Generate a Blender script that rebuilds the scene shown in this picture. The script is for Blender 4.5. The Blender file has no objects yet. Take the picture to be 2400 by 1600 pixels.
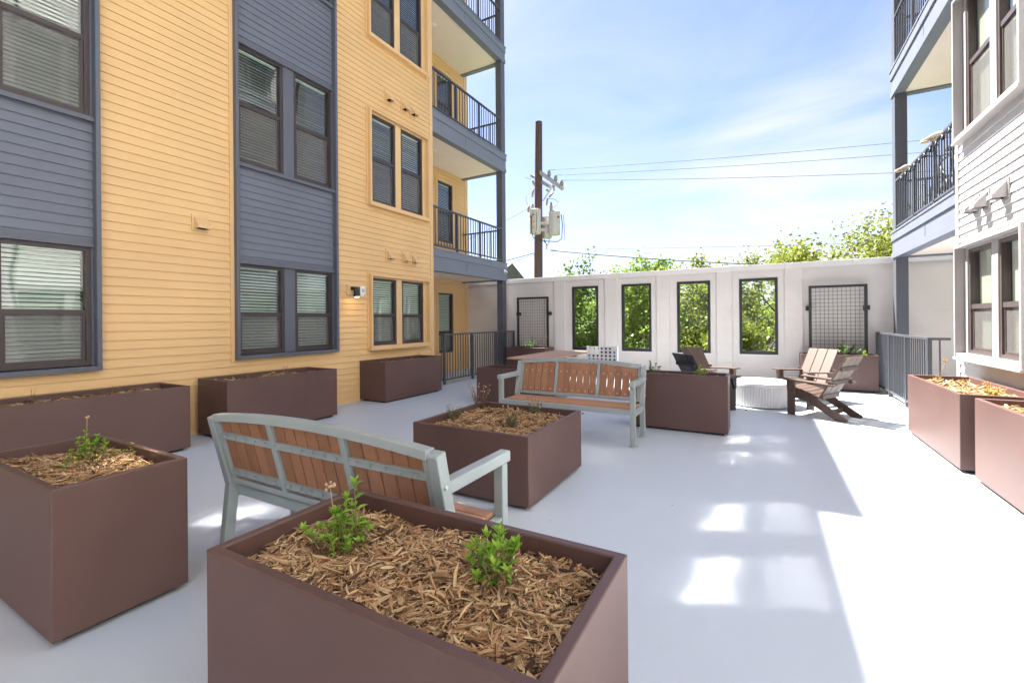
import bpy, bmesh, math, random
from mathutils import Vector, Matrix
from math import sin, cos, pi, radians, atan2, sqrt

sc = bpy.context.scene
COL = sc.collection
rnd = random.Random(7)

# ------------------------------------------------------------------ materials
def new_mat(name):
    m = bpy.data.materials.new(name)
    m.use_nodes = True
    nt = m.node_tree
    return m, nt, nt.nodes['Principled BSDF'], nt.nodes['Material Output']

def N(nt, t, **kw):
    n = nt.nodes.new(t)
    for k, v in kw.items():
        setattr(n, k, v)
    return n

def ramp(nt, pts):
    r = N(nt, 'ShaderNodeValToRGB')
    e = r.color_ramp.elements
    e[0].position, e[0].color = pts[0][0], (*pts[0][1], 1)
    e[1].position, e[1].color = pts[-1][0], (*pts[-1][1], 1)
    for p, c in pts[1:-1]:
        x = e.new(p); x.color = (*c, 1)
    return r

def paint(name, col, rough=.5, var=.06, scale=3.0, bump=0.0, bscale=60, metal=0.0, spec=.5, streak=None):
    """painted surface with a slight mottling and an optional fine bump"""
    m, nt, b, o = new_mat(name)
    tc = N(nt, 'ShaderNodeTexCoord')
    mp = N(nt, 'ShaderNodeMapping')
    if streak: mp.inputs['Scale'].default_value = streak
    nt.links.new(tc.outputs['Object'], mp.inputs['Vector'])
    nz = N(nt, 'ShaderNodeTexNoise')
    nz.inputs['Scale'].default_value = scale
    nz.inputs['Detail'].default_value = 6
    nt.links.new(mp.outputs['Vector'], nz.inputs['Vector'])
    r = ramp(nt, [(.3, tuple(c*(1-var) for c in col)), (.7, tuple(min(1, c*(1+var)) for c in col))])
    nt.links.new(nz.outputs['Fac'], r.inputs['Fac'])
    nt.links.new(r.outputs['Color'], b.inputs['Base Color'])
    rr = N(nt, 'ShaderNodeMapRange')
    rr.inputs['To Min'].default_value = rough-.07
    rr.inputs['To Max'].default_value = rough+.07
    nt.links.new(nz.outputs['Fac'], rr.inputs['Value'])
    nt.links.new(rr.outputs['Result'], b.inputs['Roughness'])
    b.inputs['Metallic'].default_value = metal
    b.inputs['Specular IOR Level'].default_value = spec
    if bump:
        n2 = N(nt, 'ShaderNodeTexNoise')
        n2.inputs['Scale'].default_value = bscale
        n2.inputs['Detail'].default_value = 4
        nt.links.new(mp.outputs['Vector'], n2.inputs['Vector'])
        bp = N(nt, 'ShaderNodeBump')
        bp.inputs['Strength'].default_value = bump
        bp.inputs['Distance'].default_value = .01
        nt.links.new(n2.outputs['Fac'], bp.inputs['Height'])
        nt.links.new(bp.outputs['Normal'], b.inputs['Normal'])
    return m

def island(name, cols, rough=.7, trans=0.0, spec=.3):
    """colour picked at random for each loose piece (chips, leaves, boards)"""
    m, nt, b, o = new_mat(name)
    g = N(nt, 'ShaderNodeNewGeometry')
    n = len(cols)
    r = ramp(nt, [(i/(n-1), c) for i, c in enumerate(cols)])
    nt.links.new(g.outputs['Random Per Island'], r.inputs['Fac'])
    nt.links.new(r.outputs['Color'], b.inputs['Base Color'])
    b.inputs['Roughness'].default_value = rough
    b.inputs['Specular IOR Level'].default_value = spec
    if trans:
        t = N(nt, 'ShaderNodeBsdfTranslucent')
        nt.links.new(r.outputs['Color'], t.inputs['Color'])
        mx = N(nt, 'ShaderNodeMixShader')
        mx.inputs[0].default_value = trans
        nt.links.new(b.outputs[0], mx.inputs[1])
        nt.links.new(t.outputs[0], mx.inputs[2])
        nt.links.new(mx.outputs[0], o.inputs['Surface'])
    return m

def grain(name, col, axis_scale, rough=.55, var=.25, wave=14):
    """wood-grain composite board, each board a little different"""
    m, nt, b, o = new_mat(name)
    tc = N(nt, 'ShaderNodeTexCoord')
    g = N(nt, 'ShaderNodeNewGeometry')
    mp = N(nt, 'ShaderNodeMapping')
    mp.inputs['Scale'].default_value = axis_scale
    nt.links.new(tc.outputs['Object'], mp.inputs['Vector'])
    nz = N(nt, 'ShaderNodeTexNoise')
    nz.inputs['Scale'].default_value = wave
    nz.inputs['Detail'].default_value = 8
    nz.inputs['Roughness'].default_value = .65
    nt.links.new(mp.outputs['Vector'], nz.inputs['Vector'])
    r = ramp(nt, [(.25, tuple(c*(1-var) for c in col)), (.75, tuple(min(1, c*(1+var)) for c in col))])
    nt.links.new(nz.outputs['Fac'], r.inputs['Fac'])
    hs = N(nt, 'ShaderNodeHueSaturation')
    mr = N(nt, 'ShaderNodeMapRange')
    mr.inputs['To Min'].default_value = .82
    mr.inputs['To Max'].default_value = 1.15
    nt.links.new(g.outputs['Random Per Island'], mr.inputs['Value'])
    nt.links.new(mr.outputs['Result'], hs.inputs['Value'])
    nt.links.new(r.outputs['Color'], hs.inputs['Color'])
    nt.links.new(hs.outputs['Color'], b.inputs['Base Color'])
    b.inputs['Roughness'].default_value = rough
    bp = N(nt, 'ShaderNodeBump')
    bp.inputs['Strength'].default_value = .25
    bp.inputs['Distance'].default_value = .003
    nt.links.new(nz.outputs['Fac'], bp.inputs['Height'])
    nt.links.new(bp.outputs['Normal'], b.inputs['Normal'])
    return m

def glass_mat(name, tint, ior=1.9, rough=0.02, wob=.02, wscale=1.6):
    m, nt, b, o = new_mat(name)
    nt.nodes.remove(b)
    fr = N(nt, 'ShaderNodeFresnel')
    ge = N(nt, 'ShaderNodeNewGeometry'); io = N(nt, 'ShaderNodeMath', operation='MULTIPLY_ADD')   # a thin pane reflects alike from both sides
    io.inputs[1].default_value = 1/ior-ior; io.inputs[2].default_value = ior
    nt.links.new(ge.outputs['Backfacing'], io.inputs[0]); nt.links.new(io.outputs[0], fr.inputs['IOR'])
    gl = N(nt, 'ShaderNodeBsdfGlossy'); gl.inputs['Roughness'].default_value = rough
    tr = N(nt, 'ShaderNodeBsdfTransparent'); tr.inputs['Color'].default_value = (*tint, 1)
    mx = N(nt, 'ShaderNodeMixShader')
    nt.links.new(fr.outputs[0], mx.inputs[0])
    nt.links.new(tr.outputs[0], mx.inputs[1])
    nt.links.new(gl.outputs[0], mx.inputs[2])
    nt.links.new(mx.outputs[0], o.inputs['Surface'])
    if wob:
        tc = N(nt, 'ShaderNodeTexCoord')
        nz = N(nt, 'ShaderNodeTexNoise'); nz.inputs['Scale'].default_value = wscale; nz.inputs['Detail'].default_value = 1
        nt.links.new(tc.outputs['Object'], nz.inputs['Vector'])
        bp = N(nt, 'ShaderNodeBump'); bp.inputs['Strength'].default_value = 1; bp.inputs['Distance'].default_value = wob
        nt.links.new(nz.outputs['Fac'], bp.inputs['Height'])
        nt.links.new(bp.outputs['Normal'], gl.inputs['Normal'])
    return m

def screen_mat(name):
    m, nt, b, o = new_mat(name)
    b.inputs['Base Color'].default_value = (.16, .155, .15, 1)
    b.inputs['Roughness'].default_value = .8
    tr = N(nt, 'ShaderNodeBsdfTransparent')
    mx = N(nt, 'ShaderNodeMixShader'); mx.inputs[0].default_value = .48
    nt.links.new(tr.outputs[0], mx.inputs[1]); nt.links.new(b.outputs[0], mx.inputs[2])
    nt.links.new(mx.outputs[0], o.inputs['Surface'])
    return m

M = {}
M['yellow'] = paint('yellow_siding_paint', (.65, .425, .195), .6, .05, 1.2, .06, 90)
M['yellow_trim'] = paint('yellow_trim_paint', (.65, .43, .21), .55, .04, 2)
M['grey'] = paint('grey_siding_paint', (.125, .138, .175), .55, .06, 1.5, .06, 90)
M['grey_trim'] = paint('grey_trim_paint', (.092, .10, .125), .5, .05, 2)
M['steel_grey'] = paint('grey_balcony_paint', (.148, .163, .20), .5, .06, 2)
M['pale'] = paint('pale_siding_paint', (.55, .54, .535), .6, .04, 1.2, .06, 90)
M['pale_trim'] = paint('pale_trim_paint', (.35, .33, .33), .55, .04, 2)
M['soffit'] = paint('soffit_board', (.78, .68, .59), .7, .03, 2)
M['bronze'] = paint('bronze_window_vinyl', (.042, .03, .031), .42, .1, 5)
M['bronze_red'] = paint('brown_window_vinyl', (.072, .054, .053), .42, .1, 5)
M['column'] = paint('shade_darkened_column_paint', (.085, .09, .108), .5, .06, 2)  # balcony grey, darkened to paint in the shade on the column's near face
M['railing'] = paint('railing_paint', (.06, .063, .074), .45, .08, 6)
M['pane'] = glass_mat('window_glass', (.82, .93, .88), 2.15, .02, .0008, 2.5)
M['pane_sun'] = glass_mat('low_emissivity_glass', (.84, .96, .91), 3.4, .058, 0)
M['pane_clear'] = glass_mat('clear_glass', (.90, .97, .93), 1.45, .01, 0)
M['screen'] = screen_mat('insect_screen')
M['blind'] = paint('blind_vinyl', (.74, .74, .71), .5, .04, 4)
M['shade'] = paint('roller_shade_cloth', (.50, .45, .39), .8, .05, 4)
M['dark'] = paint('dark_interior', (.03, .032, .034), .9, .1, 1)
M['dark2'] = paint('building_core', (.12, .115, .11), .9, .05, 1)
M['wall'] = paint('pale_block_paint', (.57, .545, .53), .75, .04, 1.6, .10, 40)
M['coping'] = paint('coping_metal', (.66, .63, .61), .55, .05, 2)
M['black'] = paint('black_frame_metal', (.016, .016, .019), .45, .1, 8)
M['planter'] = paint('brown_planter_powdercoat', (.096, .051, .0425), .5, .12, 1.7, .03, 200)
M['bench_metal'] = paint('sage_grey_powdercoat', (.29, .335, .335), .38, .06, 5, .05, 220)
M['bench_wood'] = grain('bench_composite_board', (.30, .142, .074), (6, 6, 1), .5, .16)
M['seat_wood'] = grain('bench_seat_board', (.39, .20, .115), (1, 6, 6), .5, .16)
M['table_wood'] = grain('table_board', (.47, .28, .19), (6, 1, 6), .5, .14)
M['bolt'] = paint('bolt_steel', (.55, .55, .54), .3, .1, 20, metal=.8)
M['chair'] = grain('chair_plastic_lumber', (.088, .055, .041), (2, 2, 2), .55, .16, 20)
M['chair_shaded'] = grain('shaded_plastic_lumber', (.032, .03, .035), (2, 2, 2), .55, .14, 20)  # the brown chair lumber again, with the shade put into its colour
M['drum'] = paint('white_concrete', (.66, .655, .655), .7, .04, 4, .1, 50)
M['white'] = paint('white_plastic', (.78, .78, .78), .4, .03, 6)
M['blue'] = paint('blue_plastic', (.10, .30, .58), .35, .05, 6)
M['disc_dark'] = paint('dark_disc_plastic', (.055, .05, .05), .5, .05, 6)
M['mulch_bed'] = paint('mulch_bed_soil', (.10, .052, .026), .95, .5, 60, .8, 60)
M['chips'] = island('wood_chips', [(.035, 0.018, .01), (.07, 0.036, .018), (.60, 0.428, .24), (.32, 0.161, .075), (.19, 0.098, .045), (.48, 0.300, .145), (.35, 0.203, .095), (.66, 0.482, .26), (.25, 0.139, .065), (.42, 0.257, .125)], .8)
M['leaf'] = island('bright_leaf', [(.14, .27, .03), (.23, .42, .04), (.31, .49, .05), (.17, .34, .045), (.36, .50, .07)], .45, .35)
M['leaf_deep'] = island('deep_leaf', [(.05, .11, .025), (.08, .16, .03), (.10, .20, .045), (.14, .22, .04)], .5, .3)
M['leaf_sage'] = island('greyish_leaf', [(.10, .12, .06), (.16, .17, .08), (.13, .15, .09), (.20, .19, .10)], .6, .25)
M['leaf_yellow'] = island('yellowed_leaf', [(.36, .34, .07), (.45, .42, .12), (.30, .32, .06), (.50, .44, .18)], .5, .35)
M['stem'] = paint('green_brown_stem', (.14, .12, .045), .7, .2, 30)
M['dry'] = island('dry_stalk', [(.16, .085, .045), (.24, .135, .07), (.11, .06, .035), (.30, .19, .10)], .85)
M['seed'] = island('dry_seed_head', [(.34, .22, .13), (.46, .33, .21), (.28, .17, .10)], .85)
M['straw'] = island('straw_stalk', [(.45, .24, .07), (.55, .33, .11), (.38, .19, .06)], .85)
M['tree_yellow'] = island('spring_leaf_yellow', [(.17, .21, .035), (.25, .275, .042), (.13, .18, .034), (.29, .295, .052), (.20, .245, .045)], .5, .4)
M['tree_green'] = island('spring_leaf_green', [(.12, .20, .035), (.21, .31, .05), (.16, .25, .045), (.28, .37, .06), (.10, .16, .035)], .5, .5)
M['tree_dark'] = island('deep_tree_leaf', [(.06, .10, .026), (.10, .15, .035), (.13, .19, .045), (.18, .24, .05), (.08, .12, .03)], .5, .45)
M['bark'] = paint('grey_bark', (.10, .082, .068), .9, .3, 12, .5, 30)
M['pole'] = paint('creosote_pole', (.095, .06, .056), .85, .25, 4, .4, 25, streak=(6, 6, .6))
M['galv'] = paint('galvanised_arm', (.42, .41, .40), .5, .12, 6)
M['porcelain'] = paint('grey_porcelain', (.30, .27, .25), .35, .1, 6)
M['tank'] = paint('transformer_tank', (.48, .465, .45), .45, .05, 3)
M['cable'] = paint('black_cable', (.02, .02, .022), .6, .1, 6)
M['wire'] = paint('aluminium_wire', (.10, .11, .13), .5, .1, 6)
M['marker_yellow'] = paint('yellow_tag', (.60, .36, .02), .5, .05, 6)
M['marker_red'] = paint('red_tag', (.30, .03, .05), .5, .05, 6)
M['marker_green'] = paint('green_tag', (.03, .35, .12), .5, .05, 6)
M['grass'] = paint('rough_grass', (.10, .14, .035), .95, .5, 4, .6, 20)
M['house'] = paint('pale_green_boards', (.42, .52, .44), .7, .05, 2)
M['house_grey'] = paint('grey_boards', (.36, .35, .34), .7, .08, 2)
M['roof'] = paint('pale_roof', (.62, .62, .62), .7, .06, 2)
M['roof_dark'] = paint('brown_shingle', (.17, .145, .13), .9, .2, 10)
M['sneaker'] = paint('cream_canvas', (.66, .58, .46), .8, .06, 8)
M['rubber'] = paint('tan_rubber', (.45, .32, .20), .7, .06, 8)
M['base_grey'] = paint('table_base_grey', (.27, .28, .29), .5, .06, 4)

def floor_mat():
    m, nt, b, o = new_mat('grey_deck_coating')
    tc = N(nt, 'ShaderNodeTexCoord')
    n1 = N(nt, 'ShaderNodeTexNoise'); n1.inputs['Scale'].default_value = .8; n1.inputs['Detail'].default_value = 7; n1.inputs['Roughness'].default_value = .6
    nt.links.new(tc.outputs['Object'], n1.inputs['Vector'])
    r1 = ramp(nt, [(.3, (.46, .51, .565)), (.7, (.49, .54, .595))])
    nt.links.new(n1.outputs['Fac'], r1.inputs['Fac'])
    # scuff streaks
    mp = N(nt, 'ShaderNodeMapping'); mp.inputs['Scale'].default_value = (1.2, 9, 1); mp.inputs['Rotation'].default_value = (0, 0, .5)
    nt.links.new(tc.outputs['Object'], mp.inputs['Vector'])
    n2 = N(nt, 'ShaderNodeTexNoise'); n2.inputs['Scale'].default_value = 2.2; n2.inputs['Detail'].default_value = 9; n2.inputs['Roughness'].default_value = .75; n2.inputs['Distortion'].default_value = 1.2
    nt.links.new(mp.outputs['Vector'], n2.inputs['Vector'])
    r2 = ramp(nt, [(.62, (0, 0, 0)), (.76, (1, 1, 1))])
    nt.links.new(n2.outputs['Fac'], r2.inputs['Fac'])
    mx = N(nt, 'ShaderNodeMix', data_type='RGBA')
    mm = N(nt, 'ShaderNodeMath', operation='MULTIPLY'); mm.inputs[1].default_value = .42
    nt.links.new(r2.outputs['Color'], mm.inputs[0])
    nt.links.new(mm.outputs[0], mx.inputs[0])
    nt.links.new(r1.outputs['Color'], mx.inputs[6]); mx.inputs[7].default_value = (.34, .37, .42, 1)
    # tiny dark specks of grit
    vo = N(nt, 'ShaderNodeTexVoronoi'); vo.inputs['Scale'].default_value = 2.6
    nt.links.new(tc.outputs['Object'], vo.inputs['Vector'])
    lt = N(nt, 'ShaderNodeMath', operation='LESS_THAN'); lt.inputs[1].default_value = .017
    nt.links.new(vo.outputs['Distance'], lt.inputs[0])
    mx2 = N(nt, 'ShaderNodeMix', data_type='RGBA')
    nt.links.new(lt.outputs[0], mx2.inputs[0])
    nt.links.new(mx.outputs[2], mx2.inputs[6]); mx2.inputs[7].default_value = (.10, .09, .09, 1)
    nt.links.new(mx2.outputs[2], b.inputs['Base Color'])
    rr = N(nt, 'ShaderNodeMapRange'); rr.inputs['To Min'].default_value = .34; rr.inputs['To Max'].default_value = .58
    nt.links.new(n2.outputs['Fac'], rr.inputs['Value'])
    nt.links.new(rr.outputs['Result'], b.inputs['Roughness'])
    n3 = N(nt, 'ShaderNodeTexNoise'); n3.inputs['Scale'].default_value = 45; n3.inputs['Detail'].default_value = 3
    nt.links.new(tc.outputs['Object'], n3.inputs['Vector'])
    bp = N(nt, 'ShaderNodeBump'); bp.inputs['Strength'].default_value = .06; bp.inputs['Distance'].default_value = .01
    nt.links.new(n3.outputs['Fac'], bp.inputs['Height'])
    nt.links.new(bp.outputs['Normal'], b.inputs['Normal'])
    return m
M['floor'] = floor_mat()

# ------------------------------------------------------------------ mesh helpers
class MB:
    def __init__(self):
        self.v = []; self.f = []; self.mi = []; self.m = 0
    def add(self, vs, fs):
        o = len(self.v)
        self.v += [tuple(x) for x in vs]
        for f in fs:
            self.f.append(tuple(i+o for i in f)); self.mi.append(self.m)
    def box(self, x0, x1, y0, y1, z0, z1):
        x0, x1 = min(x0, x1), max(x0, x1); y0, y1 = min(y0, y1), max(y0, y1); z0, z1 = min(z0, z1), max(z0, z1)
        self.add([(x0,y0,z0),(x1,y0,z0),(x1,y1,z0),(x0,y1,z0),(x0,y0,z1),(x1,y0,z1),(x1,y1,z1),(x0,y1,z1)],
                 [(3,2,1,0),(4,5,6,7),(0,1,5,4),(1,2,6,5),(2,3,7,6),(3,0,4,7)])
    def bar(self, p, q, w, h, up=(0,0,1)):
        """rectangular bar from p to q, w wide (sideways), h high"""
        p, q = Vector(p), Vector(q)
        d = (q-p).normalized(); u = Vector(up)
        s = d.cross(u)
        if s.length < 1e-4: s = d.cross(Vector((0,1,0)))
        s.normalize(); u = s.cross(d).normalized()
        s *= w/2; u *= h/2
        self.add([p-s-u, p+s-u, p+s+u, p-s+u, q-s-u, q+s-u, q+s+u, q-s+u],
                 [(0,1,2,3),(7,6,5,4),(0,4,5,1),(1,5,6,2),(2,6,7,3),(3,7,4,0)])
    def tube(self, pts, r, n=6, r2=None, cap=True):
        pts = [Vector(p) for p in pts]; k = len(pts)
        vs = []; ref = Vector((.13, .27, 1))
        for i, p in enumerate(pts):
            d = (pts[min(i+1, k-1)]-pts[max(i-1, 0)])
            if d.length < 1e-9: d = Vector((0,0,1))
            d.normalize()
            a = d.cross(ref)
            if a.length < 1e-3: a = d.cross(Vector((1,0,0)))
            a.normalize(); b = d.cross(a)
            rr = r if r2 is None else r+(r2-r)*i/max(1, k-1)
            if isinstance(r, (list, tuple)): rr = r[i]
            for j in range(n):
                t = 2*pi*j/n
                vs.append(p+a*cos(t)*rr+b*sin(t)*rr)
        fs = []
        for i in range(k-1):
            for j in range(n):
                a, b2 = i*n+j, i*n+(j+1) % n
                fs.append((a, b2, b2+n, a+n))
        if cap:
            fs.append(tuple(range(n))[::-1]); fs.append(tuple(range((k-1)*n, k*n)))
        self.add(vs, fs)
    def lathe(self, c, prof, n=24, axis=None):
        """prof: list of (radius, height); axis default z"""
        c = Vector(c); vs = []
        mat = Matrix.Identity(3)
        if axis is not None: mat = Vector((0,0,1)).rotation_difference(Vector(axis).normalized()).to_matrix()
        for r, h in prof:
            for j in range(n):
                t = 2*pi*j/n
                vs.append(c+mat @ Vector((r*cos(t), r*sin(t), h)))
        fs = []
        for i in range(len(prof)-1):
            for j in range(n):
                a, b = i*n+j, i*n+(j+1) % n
                fs.append((a, b, b+n, a+n))
        fs.append(tuple(range(n))[::-1]); fs.append(tuple(range((len(prof)-1)*n, len(prof)*n)))
        self.add(vs, fs)
    def prism(self, poly, axis, a, b):
        """extrude a 2-D polygon along axis ('x','y','z') from a to b"""
        n = len(poly)
        def P(p, t):
            return {'x': (t, p[0], p[1]), 'y': (p[0], t, p[1]), 'z': (p[0], p[1], t)}[axis]
        vs = [P(p, a) for p in poly]+[P(p, b) for p in poly]
        fs = [tuple(range(n))[::-1], tuple(range(n, 2*n))]+[(i, (i+1) % n, (i+1) % n+n, i+n) for i in range(n)]
        self.add(vs, fs)
    def build(self, name, mat, parent=None, bevel=0.0, smooth=False, origin=None, fix=True, seg=2, autosmooth=None):
        me = bpy.data.meshes.new(name)
        o = Vector(origin) if origin is not None else (ORIG.get(parent.name, Vector()) if parent else Vector())
        me.from_pydata([(x-o.x, y-o.y, z-o.z) for x, y, z in self.v], [], self.f)
        mats = mat if isinstance(mat, (list, tuple)) else [mat]
        for mm in mats: me.materials.append(mm)
        if len(mats) > 1:
            me.polygons.foreach_set('material_index', self.mi)
        if fix:
            bm = bmesh.new(); bm.from_mesh(me)
            bmesh.ops.recalc_face_normals(bm, faces=bm.faces)
            bm.to_mesh(me); bm.free()
        if smooth:
            me.polygons.foreach_set('use_smooth', [True]*len(me.polygons))
            if autosmooth:
                me.set_sharp_from_angle(angle=autosmooth)
        me.update()
        ob = bpy.data.objects.new(name, me)
        COL.objects.link(ob)
        if parent is not None:
            ob.parent = parent; ORIG[ob.name] = o
        elif origin is not None:
            ob.location = o
        if bevel:
            md = ob.modifiers.new('bevel', 'BEVEL'); md.width = bevel; md.segments = seg; md.limit_method = 'ANGLE'; md.angle_limit = radians(40)
            md.harden_normals = False
        return ob

ORIG = {}
def tag(o, label=None, cat=None, group=None, kind=None):
    if label: o['label'] = label
    if cat: o['category'] = cat
    if group: o['group'] = group
    if kind: o['kind'] = kind
    return o
def thing(name, label, cat, loc=(0,0,0), group=None, world=True):
    o = bpy.data.objects.new(name, None); COL.objects.link(o)
    o.empty_display_size = .2
    o.location = loc
    ORIG[o.name] = Vector(loc) if world else Vector()
    return tag(o, label, cat, group)
def copy_tree(o, parent=None):
    c = o.copy(); COL.objects.link(c)
    c.parent = parent
    ORIG[c.name] = ORIG.get(o.name, Vector())
    for ch in list(o.children):
        copy_tree(ch, c)
    return c

# ------------------------------------------------------------------ camera (position, heading, roll and focal length recovered from the photo's vanishing points)
TH = math.atan(585/1055); RO = radians(.47); CH = 1.4
Fv = Vector((-sin(TH), cos(TH), 0)); Rv = Vector((cos(TH), sin(TH), 0)); Uv = Vector((0, 0, 1))
cr, cu = Rv*cos(RO)-Uv*sin(RO), Rv*sin(RO)+Uv*cos(RO)
cam = bpy.data.cameras.new('camera'); camo = bpy.data.objects.new('camera', cam); COL.objects.link(camo)
camo.matrix_world = Matrix(((cr.x, cu.x, -Fv.x, 0), (cr.y, cu.y, -Fv.y, 0), (cr.z, cu.z, -Fv.z, CH), (0, 0, 0, 1)))
cam.sensor_width = 36; cam.lens = 1055/2400*36; cam.shift_y = -48/2400
cam.clip_end = 2000; cam.clip_start = .05
sc.camera = camo

# ------------------------------------------------------------------ light
SUN = Vector((-.513, .265, 1.0)).normalized()
sun = bpy.data.lights.new('sun', 'SUN'); suno = bpy.data.objects.new('sun', sun); COL.objects.link(suno)
sun.energy = 5.0; sun.angle = radians(.5); sun.color = (1, .95, .88)
suno.rotation_euler = SUN.to_track_quat('Z', 'Y').to_euler()
suno.location = (-20, 10, 40)
w = bpy.data.worlds.new('World'); sc.world = w; w.use_nodes = True
nt = w.node_tree; bg = nt.nodes['Background']
sky = N(nt, 'ShaderNodeTexSky'); sky.sky_type = 'NISHITA'; sky.sun_disc = False
sky.sun_elevation = math.asin(SUN.z); sky.sun_rotation = atan2(SUN.x, SUN.y)
sky.air_density = .82; sky.dust_density = .3; sky.ozone_density = 3.0
# thin high cloud: noise laid out on a flat layer far overhead
tc = N(nt, 'ShaderNodeTexCoord')
sp = N(nt, 'ShaderNodeSeparateXYZ'); nt.links.new(tc.outputs['Generated'], sp.inputs[0])
zz = N(nt, 'ShaderNodeMath', operation='MAXIMUM'); zz.inputs[1].default_value = .04; nt.links.new(sp.outputs['Z'], zz.inputs[0])
za = N(nt, 'ShaderNodeMath', operation='ADD'); za.inputs[1].default_value = .12; nt.links.new(zz.outputs[0], za.inputs[0])
dx = N(nt, 'ShaderNodeMath', operation='DIVIDE'); nt.links.new(sp.outputs['X'], dx.inputs[0]); nt.links.new(za.outputs[0], dx.inputs[1])
dy = N(nt, 'ShaderNodeMath', operation='DIVIDE'); nt.links.new(sp.outputs['Y'], dy.inputs[0]); nt.links.new(za.outputs[0], dy.inputs[1])
cb = N(nt, 'ShaderNodeCombineXYZ'); nt.links.new(dx.outputs[0], cb.inputs[0]); nt.links.new(dy.outputs[0], cb.inputs[1])
mp = N(nt, 'ShaderNodeMapping'); mp.inputs['Rotation'].default_value = (0, 0, -.3); mp.inputs['Scale'].default_value = (.75, 1.05, 1); mp.inputs['Location'].default_value = (9.4, 5.0, 0)
nt.links.new(cb.outputs[0], mp.inputs['Vector'])
cn = N(nt, 'ShaderNodeTexNoise'); cn.inputs['Scale'].default_value = 1.1; cn.inputs['Detail'].default_value = 8; cn.inputs['Roughness'].default_value = .52; cn.inputs['Distortion'].default_value = .7
nt.links.new(mp.outputs['Vector'], cn.inputs['Vector'])
crp = ramp(nt, [(.36, (0, 0, 0)), (.80, (1, 1, 1))]); nt.links.new(cn.outputs['Fac'], crp.inputs['Fac'])
hz = N(nt, 'ShaderNodeMapRange'); hz.inputs['From Min'].default_value = 0; hz.inputs['From Max'].default_value = .33; hz.inputs['To Min'].default_value = .95; hz.inputs['To Max'].default_value = 0
nt.links.new(sp.outputs['Z'], hz.inputs['Value'])
mxx = N(nt, 'ShaderNodeMath', operation='MAXIMUM'); nt.links.new(crp.outputs['Color'], mxx.inputs[0]); nt.links.new(hz.outputs['Result'], mxx.inputs[1])
# one soft bank of cloud low over the right end of the wall
bd = (Fv+Rv*.62+Uv*.235).normalized()
dt = N(nt, 'ShaderNodeVectorMath', operation='DOT_PRODUCT'); nt.links.new(tc.outputs['Generated'], dt.inputs[0]); dt.inputs[1].default_value = bd
bm_ = N(nt, 'ShaderNodeMapRange', interpolation_type='SMOOTHSTEP'); bm_.inputs['From Min'].default_value = .955; bm_.inputs['From Max'].default_value = .998; nt.links.new(dt.outputs['Value'], bm_.inputs['Value'])
bn = N(nt, 'ShaderNodeMapRange'); bn.inputs['From Min'].default_value = .28; bn.inputs['From Max'].default_value = .55; nt.links.new(cn.outputs['Fac'], bn.inputs['Value'])
bx = N(nt, 'ShaderNodeMath', operation='MULTIPLY'); nt.links.new(bm_.outputs['Result'], bx.inputs[0]); nt.links.new(bn.outputs['Result'], bx.inputs[1])
mx3 = N(nt, 'ShaderNodeMath', operation='MAXIMUM'); nt.links.new(mxx.outputs[0], mx3.inputs[0]); nt.links.new(bx.outputs[0], mx3.inputs[1])
cf = N(nt, 'ShaderNodeMath', operation='MULTIPLY'); cf.inputs[1].default_value = .85; nt.links.new(mx3.outputs[0], cf.inputs[0])
cm = N(nt, 'ShaderNodeMix', data_type='RGBA'); nt.links.new(cf.outputs[0], cm.inputs[0])
nt.links.new(sky.outputs[0], cm.inputs[6]); cm.inputs[7].default_value = (3.3, 3.75, 3.7, 1)
tn = N(nt, 'ShaderNodeMix', data_type='RGBA', blend_type='MULTIPLY'); tn.inputs[0].default_value = 1; tn.inputs[7].default_value = (1.04, .93, .98, 1)
nt.links.new(cm.outputs[2], tn.inputs[6]); nt.links.new(tn.outputs[2], bg.inputs['Color'])
bg.inputs['Strength'].default_value = .052
sc.view_settings.view_transform = 'Standard'; sc.view_settings.look = 'None'; sc.view_settings.gamma = 1
sc.view_settings.exposure = 2.6
sc.cycles.max_bounces = 9; sc.cycles.diffuse_bounces = 4; sc.cycles.glossy_bounces = 4; sc.cycles.transparent_max_bounces = 24
sc.cycles.use_denoising = True
sc.cycles.caustics_reflective = True; sc.cycles.use_guiding = True; sc.cycles.surface_guiding_probability = .7; sc.cycles.blur_glossy = 0.0; sc.cycles.sample_clamp_indirect = 0.0   # the window panes throw real patches of sunlight on the floor
sc.cycles.use_adaptive_sampling = True; sc.cycles.adaptive_threshold = .02

# ------------------------------------------------------------------ ground
mb = MB(); mb.box(-8.05, 4.3, -10, 11.75, -.35, 0)
tag(mb.build('floor', M['floor']), kind='structure')
mb = MB(); mb.add([(-300,-300,-2.6),(300,-300,-2.6),(300,400,-2.6),(-300,400,-2.6)], [(0,1,2,3)])
tag(mb.build('ground', M['grass']), kind='structure')

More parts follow.
